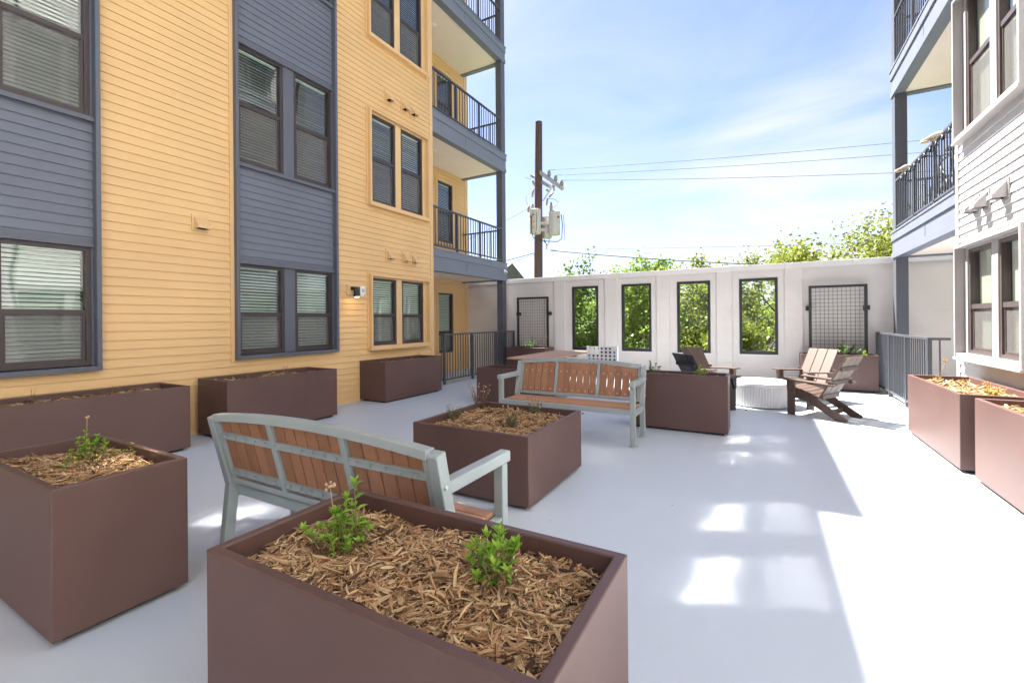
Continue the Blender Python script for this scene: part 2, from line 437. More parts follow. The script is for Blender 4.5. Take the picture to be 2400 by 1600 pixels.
# ------------------------------------------------------------------ buildings
LAP = .1016
class Side:
    """maps (d outward from the court wall, y, z) to world"""
    def __init__(s, X, sg): s.X, s.sg = X, sg
    def box(s, mb, d0, d1, y0, y1, z0, z1): mb.box(s.X+s.sg*d0, s.X+s.sg*d1, y0, y1, z0, z1)
    def p(s, d, y, z): return (s.X+s.sg*d, y, z)
    def siding(s, mb, y0, y1, z0, z1, base=0.0):
        k = int(math.floor(z0/LAP+1e-6))
        while k*LAP < z1-1e-4:
            a, b = max(z0, k*LAP), min(z1, (k+1)*LAP)
            da = .017-(a-k*LAP)/LAP*.015; db = .017-(b-k*LAP)/LAP*.015
            # board ends at random places, each lap a slightly different reveal
            mb.add([s.p(base+da, y0, a), s.p(base+da, y1, a), s.p(base+db, y1, b), s.p(base+db, y0, b)], [(0,1,2,3)])
            mb.add([s.p(base+.0015, y0, a), s.p(base+.0015, y1, a), s.p(base+da, y1, a), s.p(base+da, y0, a)], [(0,1,2,3)])
            k += 1

def pane_grid(S, d, y0, y1, z0, z1, w0, nx=12, nz=14):
    """slightly bowed pane, as sealed glazing units are"""
    mb = MB(); vs = []
    for j in range(nz+1):
        for i in range(nx+1):
            u, v = i/nx*2-1, j/nz*2-1
            vs.append(S.p(d+w0*cos(pi/2*u)*cos(pi/2*v), y0+(y1-y0)*i/nx, z0+(z1-z0)*j/nz))
    fs = [(j*(nx+1)+i, j*(nx+1)+i+1, (j+1)*(nx+1)+i+1, (j+1)*(nx+1)+i) for j in range(nz) for i in range(nx)]
    mb.add(vs, fs)
    return mb

def make_window(S, root, y0, y1, z0, z1, zr, frame, shade=False, bow=(-.002, .002), blind_gap=0.0, d=0.0):
    pm = M['pane_sun'] if S.sg < 0 else M['pane']
    f = MB(); t = .042
    S.box(f, d-.075, d-.004, y0, y0+t, z0, z1); S.box(f, d-.075, d-.004, y1-t, y1, z0, z1)
    S.box(f, d-.075, d-.004, y0+t, y1-t, z1-t, z1); S.box(f, d-.075, d-.002, y0+t, y1-t, z0, z0+t)
    S.box(f, d-.068, d-.012, y0+t, y1-t, zr-.030, zr+.026)
    # lower sash stiles and bottom rail
    S.box(f, d-.066, d-.022, y0+t, y0+t+.026, z0+t, zr-.030); S.box(f, d-.066, d-.022, y1-t-.026, y1-t, z0+t, zr-.030)
    S.box(f, d-.066, d-.022, y0+t+.026, y1-t-.026, z0+t, z0+t+.032)
    wo = f.build('window', frame, root)
    pane_grid(S, d-.045, y0+t, y1-t, zr+.026, z1-t, bow[0]).build('upper_pane', pm, wo, smooth=True)
    pane_grid(S, d-.052, y0+t+.026, y1-t-.026, z0+t+.032, zr-.03, bow[1]).build('lower_pane', pm, wo, smooth=True)
    s = MB(); x = S.p(d-.030, 0, 0)[0]
    s.add([(x, y0+t, z0+t), (x, y1-t, z0+t), (x, y1-t, zr-.03), (x, y0+t, zr-.03)], [(0,1,2,3)])
    s.build('insect_screen', M['screen'], wo)
    b = MB()
    if shade:
        S.box(b, d-.095, d-.09, y0+.03, y1-.03, z0+.02, z1-.03-blind_gap)
        b.build('roller_shade', M['shade'], wo)
    else:
        z = z1-.06; rr = random.Random(int(y0*1000+z0*77)); tl0 = rr.uniform(30, 50); ylo, yhi = y0+.035, y1-.06
        S.box(b, d-.12, d-.065, ylo, yhi, z1-.055, z1-.02)
        while z > z0+.05:
            tl = radians(tl0+rr.uniform(-2.5, 2.5)); h = .025
            a0 = S.p(d-.095-h*cos(tl), 0, 0)[0]; a1 = S.p(d-.095+h*cos(tl), 0, 0)[0]
            sag = rr.uniform(-.002, .002)
            b.add([(a0, ylo, z+h*sin(tl)+sag), (a0, yhi, z+h*sin(tl)), (a1, yhi, z-h*sin(tl)), (a1, ylo, z-h*sin(tl)+sag)], [(0,1,2,3)])
            z -= .043
        b.build('blind', M['blind'], wo)
    return wo

FL = [(.965, 2.225, 1.53), (3.62, 5.27, 4.46), (6.71, 8.32, 7.49), (9.76, 11.37, 10.54)]   # sill, head, meeting rail of each storey

def vent(S, root, y, z, mat, w=.135, h=.165):
    v = MB()
    S.box(v, .010, .026, y-w/2-.02, y+w/2+.02, z-h/2-.03, z+h/2+.03)
    # hood: sloped top, open bottom
    a, b2 = y-w/2, y+w/2
    zt, zb = z+h/2, z-h/2
    P = [S.p(.026, a, zt), S.p(.026, b2, zt), S.p(.14, b2, zb+.035), S.p(.14, a, zb+.035), S.p(.14, b2, zb), S.p(.14, a, zb), S.p(.026, a, zb), S.p(.026, b2, zb)]
    v.add(P, [(0,1,2,3), (3,2,4,5), (0,3,5,6), (1,7,4,2)])
    P2 = [S.p(.03, a+.006, zt-.03), S.p(.03, b2-.006, zt-.03), S.p(.03, b2-.006, zb), S.p(.03, a+.006, zb)]
    o = v.build('vent_hood', mat, root)
    md = o.modifiers.new('solid', 'SOLIDIFY'); md.thickness = .005
    k = MB(); k.add(P2, [(0,1,2,3)]); k.build('duct_opening', M['dark'], o)

def building(S, root, P):
    """P: palette. A wall of lapped boards with two grey window bays, one stack of paired windows and a stack of corner balconies."""
    top = 13.0
    sg = S.sg
    # solid core behind the facade (keeps the sun out and closes the building)
    c = MB()
    S.box(c, -9, -.40, -9.5, 7.60, -2.6, 12.9); S.box(c, -9, -2.0, 7.60, 11.25, -2.6, 12.9)
    c.build('building_core', M['dark2'], root)
    # lapped boards
    s = MB()
    bays = [(.42, 2.10), (3.53, 5.21)]
    S.siding(s, -9.5, -2.0, 0, top); S.siding(s, -2.0, bays[0][0], 0, top); S.siding(s, bays[0][1], bays[1][0]-.05, 0, top); S.siding(s, bays[1][1], 5.90, 0, top); S.siding(s, 7.64, 7.70, 0, top)
    for b in bays: S.siding(s, b[0]-(.05 if b is bays[1] else 0), b[1], 0, .905)
    zprev = 0
    for (a, h, r) in FL:
        S.siding(s, 5.90, 7.64, zprev, a-.065); zprev = h+.065
    S.siding(s, 5.90, 7.64, zprev, top)
    s.build('lap_siding', P['siding'], root, fix=False)
    # base flashing
    m = MB(); S.box(m, 0, .016, -9.5, 7.70, .0, .035); m.build('base_trim', P['trim'], root)
    # back of the siding, so no light shows through the joints
    c = MB()
    for y0, y1 in ((-9.5, .42), (2.10, 3.48), (5.21, 5.90), (7.64, 7.79)):
        S.box(c, -.30, -.02, y0, y1, 0, top-.05)
    for b in bays: S.box(c, -.30, -.02, b[0], b[1], 0, .90)
    c.build('wall_sheathing', M['dark2'], root)
    # corner trim
    m = MB(); S.box(m, -.12, .022, 7.70, 7.80, 0, top); m.build('corner_trim', P['trim'], root, bevel=.003)
    # ---- bays
    for bi, (y0, y1) in enumerate(bays):
        m = MB()
        S.box(m, -.02, .095, y0, y0+.042, .905, 12.6); S.box(m, -.02, .095, y1-.042, y1, .905, 12.6)
        S.box(m, -.02, .092, y0+.042, y1-.042, .905, .955)
        S.box(m, -.02, .095, y0+.042, y1-.042, 12.5, 12.6)
        m.build('bay_frame', P['bay'], root, bevel=.003)
        if bi == 1:
            m = MB(); S.box(m, 0, .028, y0-.05, y0-.001, .87, 12.6); m.build('bay_edge_trim', P['trim'], root)
        yi0, yi1 = y0+.042, y1-.042
        wmid = .175; ww = (yi1-yi0-.03-wmid)/2
        wins = [(yi0+.012, yi0+.012+ww), (yi1-.018-ww, yi1-.018)]
        for i, (a, h, r) in enumerate(FL):
            nxt = FL[i+1][0] if i < 3 else 12.5; sd = MB(); tr = MB(); sl_ = MB()
            S.siding(sd, yi0, yi1, h+.085, nxt-.055 if i < 3 else 12.5, base=-.004)
            S.box(tr, -.02, .040, yi0, yi1, h, h+.032)
            S.box(tr, -.02, .022, yi0, yi1, h+.032, h+.085)
            if i < 3: S.box(sl_, -.02, .062, yi0, yi1, nxt-.055, nxt-.006); sl_.build('bay_sill', P['bay'], root, bevel=.002)
            S.box(tr, -.04, .006, wins[0][1], wins[1][0], a-.006, h)
            S.box(tr, -.04, .010, yi0, wins[0][0], a-.006, h); S.box(tr, -.04, .010, wins[1][1], yi1, a-.006, h)
            sd.build('bay_siding', P['bay_siding'], root, fix=False)
            tr.build('bay_trim', P['bay'], root, bevel=.002)
        for i, (a, h, r) in enumerate(FL):
            nxt = FL[i+1][0]-.06 if i < 3 else 12.5; c = MB()
            S.box(c, -.30, -.025, yi0, yi1, h+.02, nxt); c.build('wall_sheathing', M['dark2'], root)
        for i, (a, h, r) in enumerate(FL):
            for j, (wa, wb) in enumerate(wins):
                rr = random.Random(bi*100+i*10+j)
                make_window(S, root, wa, wb, a, h, r, P['frame'], P['shade'], bow=P['bow'](rr, i))
    # ---- paired windows in boxed surrounds
    for i, (a, h, r) in enumerate(FL):
        m = MB()
        y0, y1 = 5.93, 7.60; za, zb = a-.055, h+.055
        if i == 0: h2 = h-.02
        S.box(m, -.02, .10, y0, y0+.036, za, zb); S.box(m, -.02, .10, y1-.036, y1, za, zb)
        S.box(m, -.02, .112, y0-.006, y1+.006, za-.03, za); S.box(m, -.02, .098, y0+.036, y1-.036, zb-.036, zb)
        S.box(m, 0, .026, y0-.028, y0, za, zb+.02); S.box(m, 0, .026, y1, y1+.028, za, zb+.02); S.box(m, 0, .030, y0, y1, zb, zb+.035)
        S.box(m, -.02, .09, y0+.036, y1-.036, za, a-.002)
        w0, w1, w2, w3 = 6.03, 6.665, 6.815, 7.47
        S.box(m, -.04, .008, w1, w2, a-.002, zb-.036); S.box(m, -.04, .010, y0+.036, w0, a-.002, zb-.036); S.box(m, -.04, .010, w3, y1-.036, a-.002, zb-.036)
        S.box(m, -.04, .012, w0, w1, h-.004, zb-.036); S.box(m, -.04, .012, w2, w3, h-.004, zb-.036)
        m.build('window_surround', P['surround'], root, bevel=.003)
        for j, (wa, wb) in enumerate(((w0, w1), (w2, w3))):
            rr = random.Random(500+i*10+j)
            make_window(S, root, wa, wb, a, h-.004, r, P['frame'], P['shade'], bow=P['bow'](rr, i))
    c = MB(); zprev = 0
    for (a, h, r) in FL:
        S.box(c, -.30, -.025, 5.90, 7.64, zprev, a-.07); zprev = h+.07
    S.box(c, -.30, -.025, 5.90, 7.64, zprev, top-.05); c.build('wall_sheathing', M['dark2'], root)
    for z in (2.695, 5.735, 8.78):
        for y in (6.455, 6.90, 7.16): vent(S, root, y, z, P['vent'])
    # ---- roof edge
    m = MB(); S.box(m, -.35, .03, -9.5, 7.45, 12.86, 13.0); m.build('parapet_cap', P['bay'], root, bevel=.004)
    m = MB(); S.box(m, -2.1, .12, 7.45, 11.20, 12.35, 13.36); m.build('balcony_roof', P['beam'], root, bevel=.006)
    # ---- balcony recess
    dB = -1.45
    s = MB()
    zs = [(0, 2.56), (3.05, 5.62), (6.11, 8.70), (9.15, 12.35)]
    wy = (9.80, 10.48)
    wz = [(.53, 2.19, 1.11), (3.60, 5.28, 4.46), (6.65, 8.33, 7.49), (9.70, 11.38, 10.54)]
    B = Side(S.p(dB, 0, 0)[0], sg)
    for (za, zb), (a, h, r) in zip(zs, wz):
        B.siding(s, 7.80, wy[0]-.04, za, zb); B.siding(s, wy[1]+.04, 11.15, za, zb)
        B.siding(s, wy[0]-.04, wy[1]+.04, za, a-.04); B.siding(s, wy[0]-.04, wy[1]+.04, h+.04, zb)
    # return wall of the recess facing the balcony
    for (za, zb) in zs:
        k = 0
        while za+k*LAP < zb-1e-4:
            a, b2 = za+k*LAP, min(zb, za+(k+1)*LAP)
            xs = (S.p(0, 0, 0)[0], S.p(dB, 0, 0)[0])
            s.add([(xs[0], 7.813, a), (xs[1], 7.813, a), (xs[1], 7.803, b2), (xs[0], 7.803, b2)], [(0,1,2,3)])
            k += 1
    s.build('balcony_siding', P['siding'], root, fix=False)
    c = MB()
    for (za, zb), (a, h, r) in zip(zs, wz):
        S.box(c, dB-.3, dB-.02, 7.6, wy[0]-.02, za, zb); S.box(c, dB-.3, dB-.02, wy[1]+.02, 11.14, za, zb)
        S.box(c, dB-.3, dB-.02, wy[0]-.02, wy[1]+.02, za, a-.02); S.box(c, dB-.3, dB-.02, wy[0]-.02, wy[1]+.02, h+.02, zb)
    S.box(c, dB, -.16, 7.55, 7.795, 0, 12.4)
    c.build('wall_sheathing', M['dark2'], root)
    m = MB(); S.box(m, dB-.03, dB+.024, 11.09, 11.24, 0, 12.35); m.build('corner_trim', P['trim'], root, bevel=.003)
    for (a, h, r) in wz:
        m = MB()
        B.box(m, -.02, .03, wy[0]-.07, wy[0], a-.06, h+.07); B.box(m, -.02, .03, wy[1], wy[1]+.07, a-.06, h+.07)
        B.box(m, -.02, .034, wy[0], wy[1], h, h+.07); B.box(m, -.02, .05, wy[0], wy[1], a-.06, a)
        m.build('window_surround', P['trim'], root, bevel=.002)
        make_window(B, root, wy[0], wy[1], a, h, r, P['frame'], False, bow=(-.001, .001))
    # ---- slabs, columns, railings
    for fi, (zb, zt) in enumerate(((2.53, 3.02), (5.58, 6.08), (8.66, 9.12))):
        m = MB()
        S.box(m, -.16, 0, 7.80, 11.07, zb, zt); S.box(m, 0, .022, 7.80, 11.075, zt-.17, zt); S.box(m, 0, .034, 7.80, 11.085, zt-.025, zt+.008); S.box(m, 0, .018, 7.80, 11.075, zb-.004, zb+.105)
        S.box(m, dB, -.16, 10.93, 11.07, zb, zt); S.box(m, dB, 0, 11.07, 11.09, zt-.17, zt)
        m.build('balcony_beam', P['beam'], root, bevel=.003)
        m = MB(); S.box(m, 0.0015, .004, 9.10, 9.104, zb+.11, zt-.175); m.build('beam_joint', M['dark'], root)
        m = MB(); S.box(m, dB, -.16, 7.80, 10.93, zb+.03, zb+.06); so = m.build('soffit', M['soffit'], root)
        m = MB(); q = S.p(-.72, 8.75, zb+.03); m.lathe(q, [(.075, -.004), (.085, -.010), (.06, -.014), (.02, -.015)], 20); m.build('soffit_light', M['white'], so, smooth=True)
        m = MB(); S.box(m, dB, -.0, 7.80, 11.0, zt-.06, zt-.005); m.build('balcony_deck', M['base_grey'], root)
        # railing: front run and end run
        r = MB(); zr = zt+.955; zl = zt+.07
        r.box(*sorted((S.p(-.005, 0, 0)[0], S.p(-.055, 0, 0)[0])), 7.82, 10.86, zr-.035, zr)
        r.box(*sorted((S.p(-.012, 0, 0)[0], S.p(-.048, 0, 0)[0])), 7.82, 10.86, zl, zl+.03)
        S.box(r, dB+.02, -.06, 10.95, 11.0, zr-.035, zr); S.box(r, dB+.02, -.06, 10.955, 10.995, zl, zl+.03)
        ro = r.build('railing', P['rail'], root)
        k = MB(); y = 7.93
        while y < 10.83:
            S.box(k, -.038, -.022, y-.008, y+.008, zl+.03, zr-.035); y += .108
        k.build('balusters', P['rail'], ro)
        k = MB(); d = dB+.12
        while d < -.1:
            S.box(k, d-.008, d+.008, 10.967, 10.983, zl+.03, zr-.035); d += .108
        k.build('balusters', P['rail'], ro)
        for y in (7.845, 8.76, 9.76):
            k = MB(); S.box(k, -.055, -.012, y-.02, y+.02, zt+.01, zr-.035); k.build('railing_post', P['rail'], ro)
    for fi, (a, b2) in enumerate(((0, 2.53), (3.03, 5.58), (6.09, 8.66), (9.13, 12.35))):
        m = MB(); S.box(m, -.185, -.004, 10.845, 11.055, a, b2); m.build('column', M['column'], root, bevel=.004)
    return root

PAL_L = dict(siding=M['yellow'], trim=M['yellow_trim'], bay=M['grey_trim'], bay_siding=M['grey'], frame=M['bronze'], shade=False, surround=M['yellow_trim'], vent=M['yellow_trim'], beam=M['steel_grey'], rail=M['railing'],
             bow=lambda rr, i: (rr.choice((-1, 1))*rr.uniform(.0004, .0011), rr.uniform(-.0006, .0006)))
PAL_R = dict(siding=M['pale'], trim=M['pale_trim'], bay=M['pale_trim'], bay_siding=M['pale'], frame=M['bronze_red'], shade=True, surround=M['pale_trim'], vent=M['pale_trim'], beam=M['steel_grey'], rail=M['railing'],
             bow=lambda rr, i: (-.0019*rr.uniform(.9, 1.15), .0006*rr.uniform(.3, 1.5)))
SL, SR = Side(-6.3, 1), Side(2.2, -1)
bl = thing('apartment_building', 'yellow lap-sided apartment block with dark grey window bays and stacked corner balconies', 'building', (-6.3, 4, 0))
building(SL, bl, PAL_L)
vent(SL, bl, 3.108, 2.68, M['yellow_trim'], .15, .15)
br = thing('apartment_building', 'pale grey lap-sided apartment block with grey trim, its wall in full sun', 'building', (2.2, 4, 0))
building(SR, br, PAL_R)

# ------------------------------------------------------------------ end wall with glazed openings
YW = 11.30
bw = thing('boundary_wall', 'pale painted block wall with pilasters and four tall black-framed glazed openings', 'wall', (-2.5, YW, 0))
wins = [(-4.42, -3.70), (-3.09, -2.36), (-1.76, -1.03), (-.435, .31)]
ZA, ZB, ZT = .62, 2.295, 2.545
m = MB()
xs = -8.0
for a, b in wins:
    m.box(xs, a, YW, YW+.22, -.3, ZT); m.box(a, b, YW, YW+.22, -.3, ZA); m.box(a, b, YW, YW+.22, ZB, ZT); xs = b
m.box(xs, 4.3, YW, YW+.22, -.3, ZT)
def block_wall_mat():
    mt = paint('painted_blockwork', (.60, .56, .53), .8, .05, 1.4, 0)
    nt = mt.node_tree; b = nt.nodes['Principled BSDF']
    tc = N(nt, 'ShaderNodeTexCoord'); sp = N(nt, 'ShaderNodeSeparateXYZ'); nt.links.new(tc.outputs['Object'], sp.inputs[0])
    cb = N(nt, 'ShaderNodeCombineXYZ'); nt.links.new(sp.outputs['X'], cb.inputs[0]); nt.links.new(sp.outputs['Z'], cb.inputs[1])
    br = N(nt, 'ShaderNodeTexBrick'); br.inputs['Scale'].default_value = 1; br.inputs['Brick Width'].default_value = .4; br.inputs['Row Height'].default_value = .2; br.inputs['Mortar Size'].default_value = .006; br.inputs['Mortar Smooth'].default_value = .6
    nt.links.new(cb.outputs[0], br.inputs['Vector'])
    nz = N(nt, 'ShaderNodeTexNoise'); nz.inputs['Scale'].default_value = 55; nt.links.new(tc.outputs['Object'], nz.inputs['Vector'])
    ma = N(nt, 'ShaderNodeMath', operation='MULTIPLY_ADD'); ma.inputs[1].default_value = -1.2; nt.links.new(br.outputs['Fac'], ma.inputs[0]); nt.links.new(nz.outputs['Fac'], ma.inputs[2])
    bp = N(nt, 'ShaderNodeBump'); bp.inputs['Strength'].default_value = .35; bp.inputs['Distance'].default_value = .006
    nt.links.new(ma.outputs[0], bp.inputs['Height']); nt.links.new(bp.outputs['Normal'], b.inputs['Normal'])
    return mt
M['block'] = block_wall_mat()
m.build('wall', M['block'], bw)
m = MB()
for x0, x1 in ((-7.98, -6.2), (-6.196, -4.9), (-4.896, -3.9), (-3.896, -2.1), (-2.096, -1.3), (-1.296, .45), (.454, 1.6), (1.604, 2.42), (2.424, 4.3)):
    m.box(x0, x1, YW-.05, YW+.26, ZT, ZT+.045)
    m.box(x0, x1, YW-.052, YW-.040, ZT-.075, ZT+.044)
m.build('coping', M['coping'], bw, bevel=.004)
for x0, x1 in ((-4.93, -4.63), (-3.52, -3.20), (-2.23, -1.93), (-.90, -.58), (.43, .76)):
    m = MB(); m.box(x0, x1, YW-.036, YW-.001, 0, ZT-.002); m.build('pilaster', M['block'], bw, bevel=.005)
for a, b in wins:
    m = MB(); t = .055
    m.box(a, a+t, YW-.015, YW+.10, ZA, ZB); m.box(b-t, b, YW-.015, YW+.10, ZA, ZB)
    m.box(a+t, b-t, YW-.013, YW+.10, ZA, ZA+t+.02); m.box(a+t, b-t, YW-.013, YW+.10, ZB-t, ZB)
    fo = m.build('window_frame', M['black'], bw, bevel=.003)
    m = MB(); m.add([(a+t, YW+.05, ZA+t), (b-t, YW+.05, ZA+t), (b-t, YW+.05, ZB-t), (a+t, YW+.05, ZB-t)], [(0,1,2,3)])
    m.build('glass', M['pane_clear'], fo)
    m = MB(); m.box(a-.01, b+.01, YW-.03, YW-.002, ZA-.028, ZA-.001); m.build('sill', M['coping'], fo)

# ------------------------------------------------------------------ planters
def planter(label, x0, x1, y0, y1, h, chips, seed, chip=(.03, .09), fill=.075, seg=2, sun_dry=False):
    t = thing('planter_box', label, 'planter', ((x0+x1)/2, (y0+y1)/2, 0), 'brown metal planter boxes')
    m = MB(); e = .035; zb = .028
    # outer shell and inner shell joined by a rolled rim, open at the top
    O = [(x0, y0), (x1, y0), (x1, y1), (x0, y1)]; I = [(x0+e, y0+e), (x1-e, y0+e), (x1-e, y1-e), (x0+e, y1-e)]
    vs = [(*p, zb) for p in O]+[(*p, h) for p in O]+[(*p, h) for p in I]+[(*p, h-.16) for p in I]
    fs = [(3,2,1,0)]
    for i in range(4):
        j = (i+1) % 4
        fs += [(i, j, j+4, i+4), (i+4, j+4, j+8, i+8), (i+8, j+8, j+12, i+12)]
    fs.append((12, 13, 14, 15))
    m.add(vs, fs)
    m.build('box', M['planter'], t, bevel=.006, seg=3)
    m = MB(); m.box(x0+.05, x1-.05, y0+.05, y1-.05, 0, zb+.01); m.build('plinth', M['dark'], t)
    rr = random.Random(seed)
    zt = h-fill
    # bed of mulch: uneven soil with loose chips heaped on it
    m = MB(); nx, ny = max(4, int((x1-x0)/.09)), max(4, int((y1-y0)/.09))
    ph = [rr.uniform(0, 6) for _ in range(4)]
    def hgt(x, y):
        u, v = (x-x0)/(x1-x0)*2-1, (y-y0)/(y1-y0)*2-1
        return zt+.022*sin(x*7+ph[0])*sin(y*8+ph[1])+.012*sin(x*17+ph[2])*sin(y*15+ph[3])+.018*(1-max(abs(u), abs(v))**3)-.018
    vs = []
    for j in range(ny+1):
        for i in range(nx+1):
            x, y = x0+e+(x1-x0-2*e)*i/nx, y0+e+(y1-y0-2*e)*j/ny
            vs.append((x, y, hgt(x, y)))
    m.add(vs, [(j*(nx+1)+i, j*(nx+1)+i+1, (j+1)*(nx+1)+i+1, (j+1)*(nx+1)+i) for j in range(ny) for i in range(nx)])
    o = m.build('mulch_bed', M['mulch_bed'], t, smooth=True)
    m = MB()
    for _ in range(chips):
        x, y = rr.uniform(x0+e+.012, x1-e-.012), rr.uniform(y0+e+.012, y1-e-.012)
        L = (chip[0]+(chip[1]-chip[0])*rr.random()**1.5)*(1.6 if rr.random() < .05 else 1); wd = L*rr.uniform(.08, .21); th = wd*rr.uniform(.25, .6)
        a = rr.uniform(0, 2*pi); tilt = rr.gauss(0, .22); bend = rr.gauss(0, .35); roll = rr.uniform(-.9, .9)
        dx, dy = cos(a), sin(a)
        z = hgt(x, y)+abs(rr.gauss(.004, .008))+.5*L*abs(sin(tilt))*.6
        cs, sn = cos(roll), sin(roll)
        ring = []
        for k, (s_, ws) in enumerate(((-.5, .45), (-.17, 1), (.17, .95), (.5, .3))):
            l = s_*L; b2 = bend*L*(s_*s_-.1)
            px, py, pz = x+dx*l*cos(tilt)-dy*b2*.8, y+dy*l*cos(tilt)+dx*b2*.8, z+l*sin(tilt)-abs(b2)*.25
            for (q, r2) in ((-wd/2*ws, 0), (0, th*ws), (wd/2*ws, 0), (0, -th*.4*ws)):
                qq, rz = q*cs-r2*sn, q*sn+r2*cs
                px2 = min(max(px-dy*qq, x0+e+.002), x1-e-.002); py2 = min(max(py+dx*qq, y0+e+.002), y1-e-.002)
                ring.append((px2, py2, pz+rz))
        f = [(0,3,2,1), (12,13,14,15)]
        for k in range(3):
            for c in range(4):
                c2 = (c+1) % 4
                f.append((k*4+c, k*4+c2, k*4+4+c2, k*4+4+c))
        m.add(ring, f)
    c = m.build('wood_chips', M['chips'], t, fix=False)
    c['kind'] = 'stuff'
    return hgt

H1 = .71
hB = planter('large square-cornered brown planter nearest the viewer, full of mulch with two green seedlings', -1.527, -.358, .765, 1.355, .695, 18000, 1, (.014, .064), .062)
hL = planter('brown planter at left front with a yellow-green seedling clump in its mulch', -3.78, -2.675, .725, 1.255, .69, 12000, 2, (.014, .064), .062)
hC = planter('low wide square brown planter between the two benches', -2.60, -1.50, 2.935, 4.04, .55, 12000, 3, (.016, .066), .055)
h1 = planter('long brown planter against the yellow wall under the first grey bay', -6.22, -5.57, .55, 2.645, H1, 2600, 4, (.03, .09), .065)
h2 = planter('brown planter against the yellow wall under the double-window grey bay', -6.21, -5.55, 3.03, 4.61, H1, 1800, 5, (.03, .09), .065)
h3 = planter('brown planter against the yellow wall under the yellow-framed windows, beside the railing', -6.29, -5.66, 5.71, 7.26, H1, 1500, 6, (.03, .09), .075)
hD = planter('brown planter right of the far bench, in front of the white drum table', -1.52, -.357, 5.93, 6.335, .715, 1500, 8, (.03, .09), .07)
hE = planter('small brown planter behind the left end of the far bench', -4.28, -3.06, 6.45, 7.0, .61, 700, 9, (.03, .09), .08)
hF = planter('brown planter below the narrow wire trellis in the far left corner', -6.0, -4.88, 10.52, 11.12, .70, 700, 10, (.03, .09), .07)
hG = planter('brown planter below the wide wire trellis by the sunlit railing', .68, 1.90, 10.62, 11.12, .70, 700, 11, (.03, .09), .07)
hR = planter('sunlit brown planter by the pale building with dried stalks in straw-dry mulch', 1.555, 2.13, 5.50, 7.15, .71, 2600, 12, (.03, .09), .06)
hS = planter('sunlit brown planter at the right edge of the picture, nearest the pale building\'s viewer end', 1.59, 2.16, 3.65, 5.29, .71, 2200, 13, (.03, .09), .075)

# ------------------------------------------------------------------ plants
def leaf_faces(m, base, d, up, L, W, fold=.25, droop=.3):
    """a pointed leaf of eight faces, folded along its midrib and drooping"""
    d = Vector(d).normalized(); up = Vector(up)
    s = d.cross(up)
    if s.length < 1e-3: s = d.cross(Vector((1, 0, 0)))
    s.normalize(); u = s.cross(d).normalized(); base = Vector(base)
    st = [(0, .08), (.25, .75), (.5, 1), (.75, .62), (1, .02)]
    vs = []
    for t, ww in st:
        c = base+d*(L*t)-Vector((0, 0, 1))*(droop*L*t*t)
        e = s*(W/2*ww); k = u*(fold*W/2*ww)
        vs += [c-e+k, c, c+e+k]
    fs = []
    for i in range(4):
        a = i*3
        fs += [(a, a+1, a+4, a+3), (a+1, a+2, a+5, a+4)]
    m.add(vs, fs)

def seedling(name, label, x, y, z, stems, height, spread, leafL, seed, mat, cat='plant', narrow=.45, density=1.0, group='seedlings in the planters', extra=None, lower=None):
    """several upright stems with opposite pairs of pointed leaves, a rosette at each tip"""
    rr = random.Random(seed)
    t = thing(name, label, cat, (x, y, z), group)
    sm, lm = MB(), MB()
    for s_ in range(stems):
        a = rr.uniform(0, 2*pi); rad = spread*sqrt(rr.random())
        h = height*rr.uniform(.45, 1.0)*(1-.35*rad/max(spread, 1e-3))
        if s_ == 0: h, rad = height, rad*.3
        b = Vector((x+.35*rad*cos(a), y+.35*rad*sin(a), z-.015))
        tip = Vector((x+rad*cos(a)+rr.gauss(0, .01), y+rad*sin(a)+rr.gauss(0, .01), z+h))
        mid = (b+tip)/2+Vector((rr.gauss(0, .012), rr.gauss(0, .012), h*.06))
        sm.tube([b, mid, tip], .0028, 5, .0015)
        n = max(2, int(h/ (leafL*.55)*density)); ang = rr.uniform(0, pi)
        for k in range(n):
            f = .18+.82*(k+.5)/n
            p = b.lerp(mid, min(1, f*2)) if f < .5 else mid.lerp(tip, f*2-1)
            ang += pi/2+rr.gauss(0, .3)
            LL = leafL*(1.0-.35*f)*rr.uniform(.75, 1.2)
            for q in (0, pi):
                el = .25+.75*f+rr.gauss(0, .15)
                d = Vector((cos(ang+q)*cos(el), sin(ang+q)*cos(el), sin(el)))
                leaf_faces(lm, p, d, (0, 0, 1), LL, LL*narrow, .3, .35*(1-f)+.08)
        for k in range(6):
            q = k*pi/3+ang; el = rr.uniform(.6, 1.2)
            d = Vector((cos(q)*cos(el), sin(q)*cos(el), sin(el)))
            leaf_faces(lm, tip-Vector((0, 0, .004)), d, (0, 0, 1), leafL*rr.uniform(.55, .85), leafL*narrow*.6, .35, .1)
    sm.build('stems', M['stem'], t, fix=False, smooth=True)
    lm.build('leaves', mat, t, fix=False, smooth=True)
    if lower:
        dm = MB()
        for _ in range(lower):
            a, r_ = rr.uniform(0, 2*pi), spread*.9*sqrt(rr.random())
            p = Vector((x+r_*cos(a), y+r_*sin(a), z+rr.uniform(0, height*.35)))
            d = Vector((rr.gauss(0, 1), rr.gauss(0, 1), rr.gauss(.1, .5)))
            leaf_faces(dm, p, d, (0, 0, 1), leafL*rr.uniform(.4, .8), leafL*.3, .5, .4)
            if rr.random() < .5:
                q = p+Vector((rr.gauss(0, .03), rr.gauss(0, .03), rr.uniform(.0, .06)))
                dm.tube([Vector((p.x, p.y, z-.01)), p, q], .0013, 4)
        dm.build('withered_leaves', M['dry'], t, fix=False)
    return t

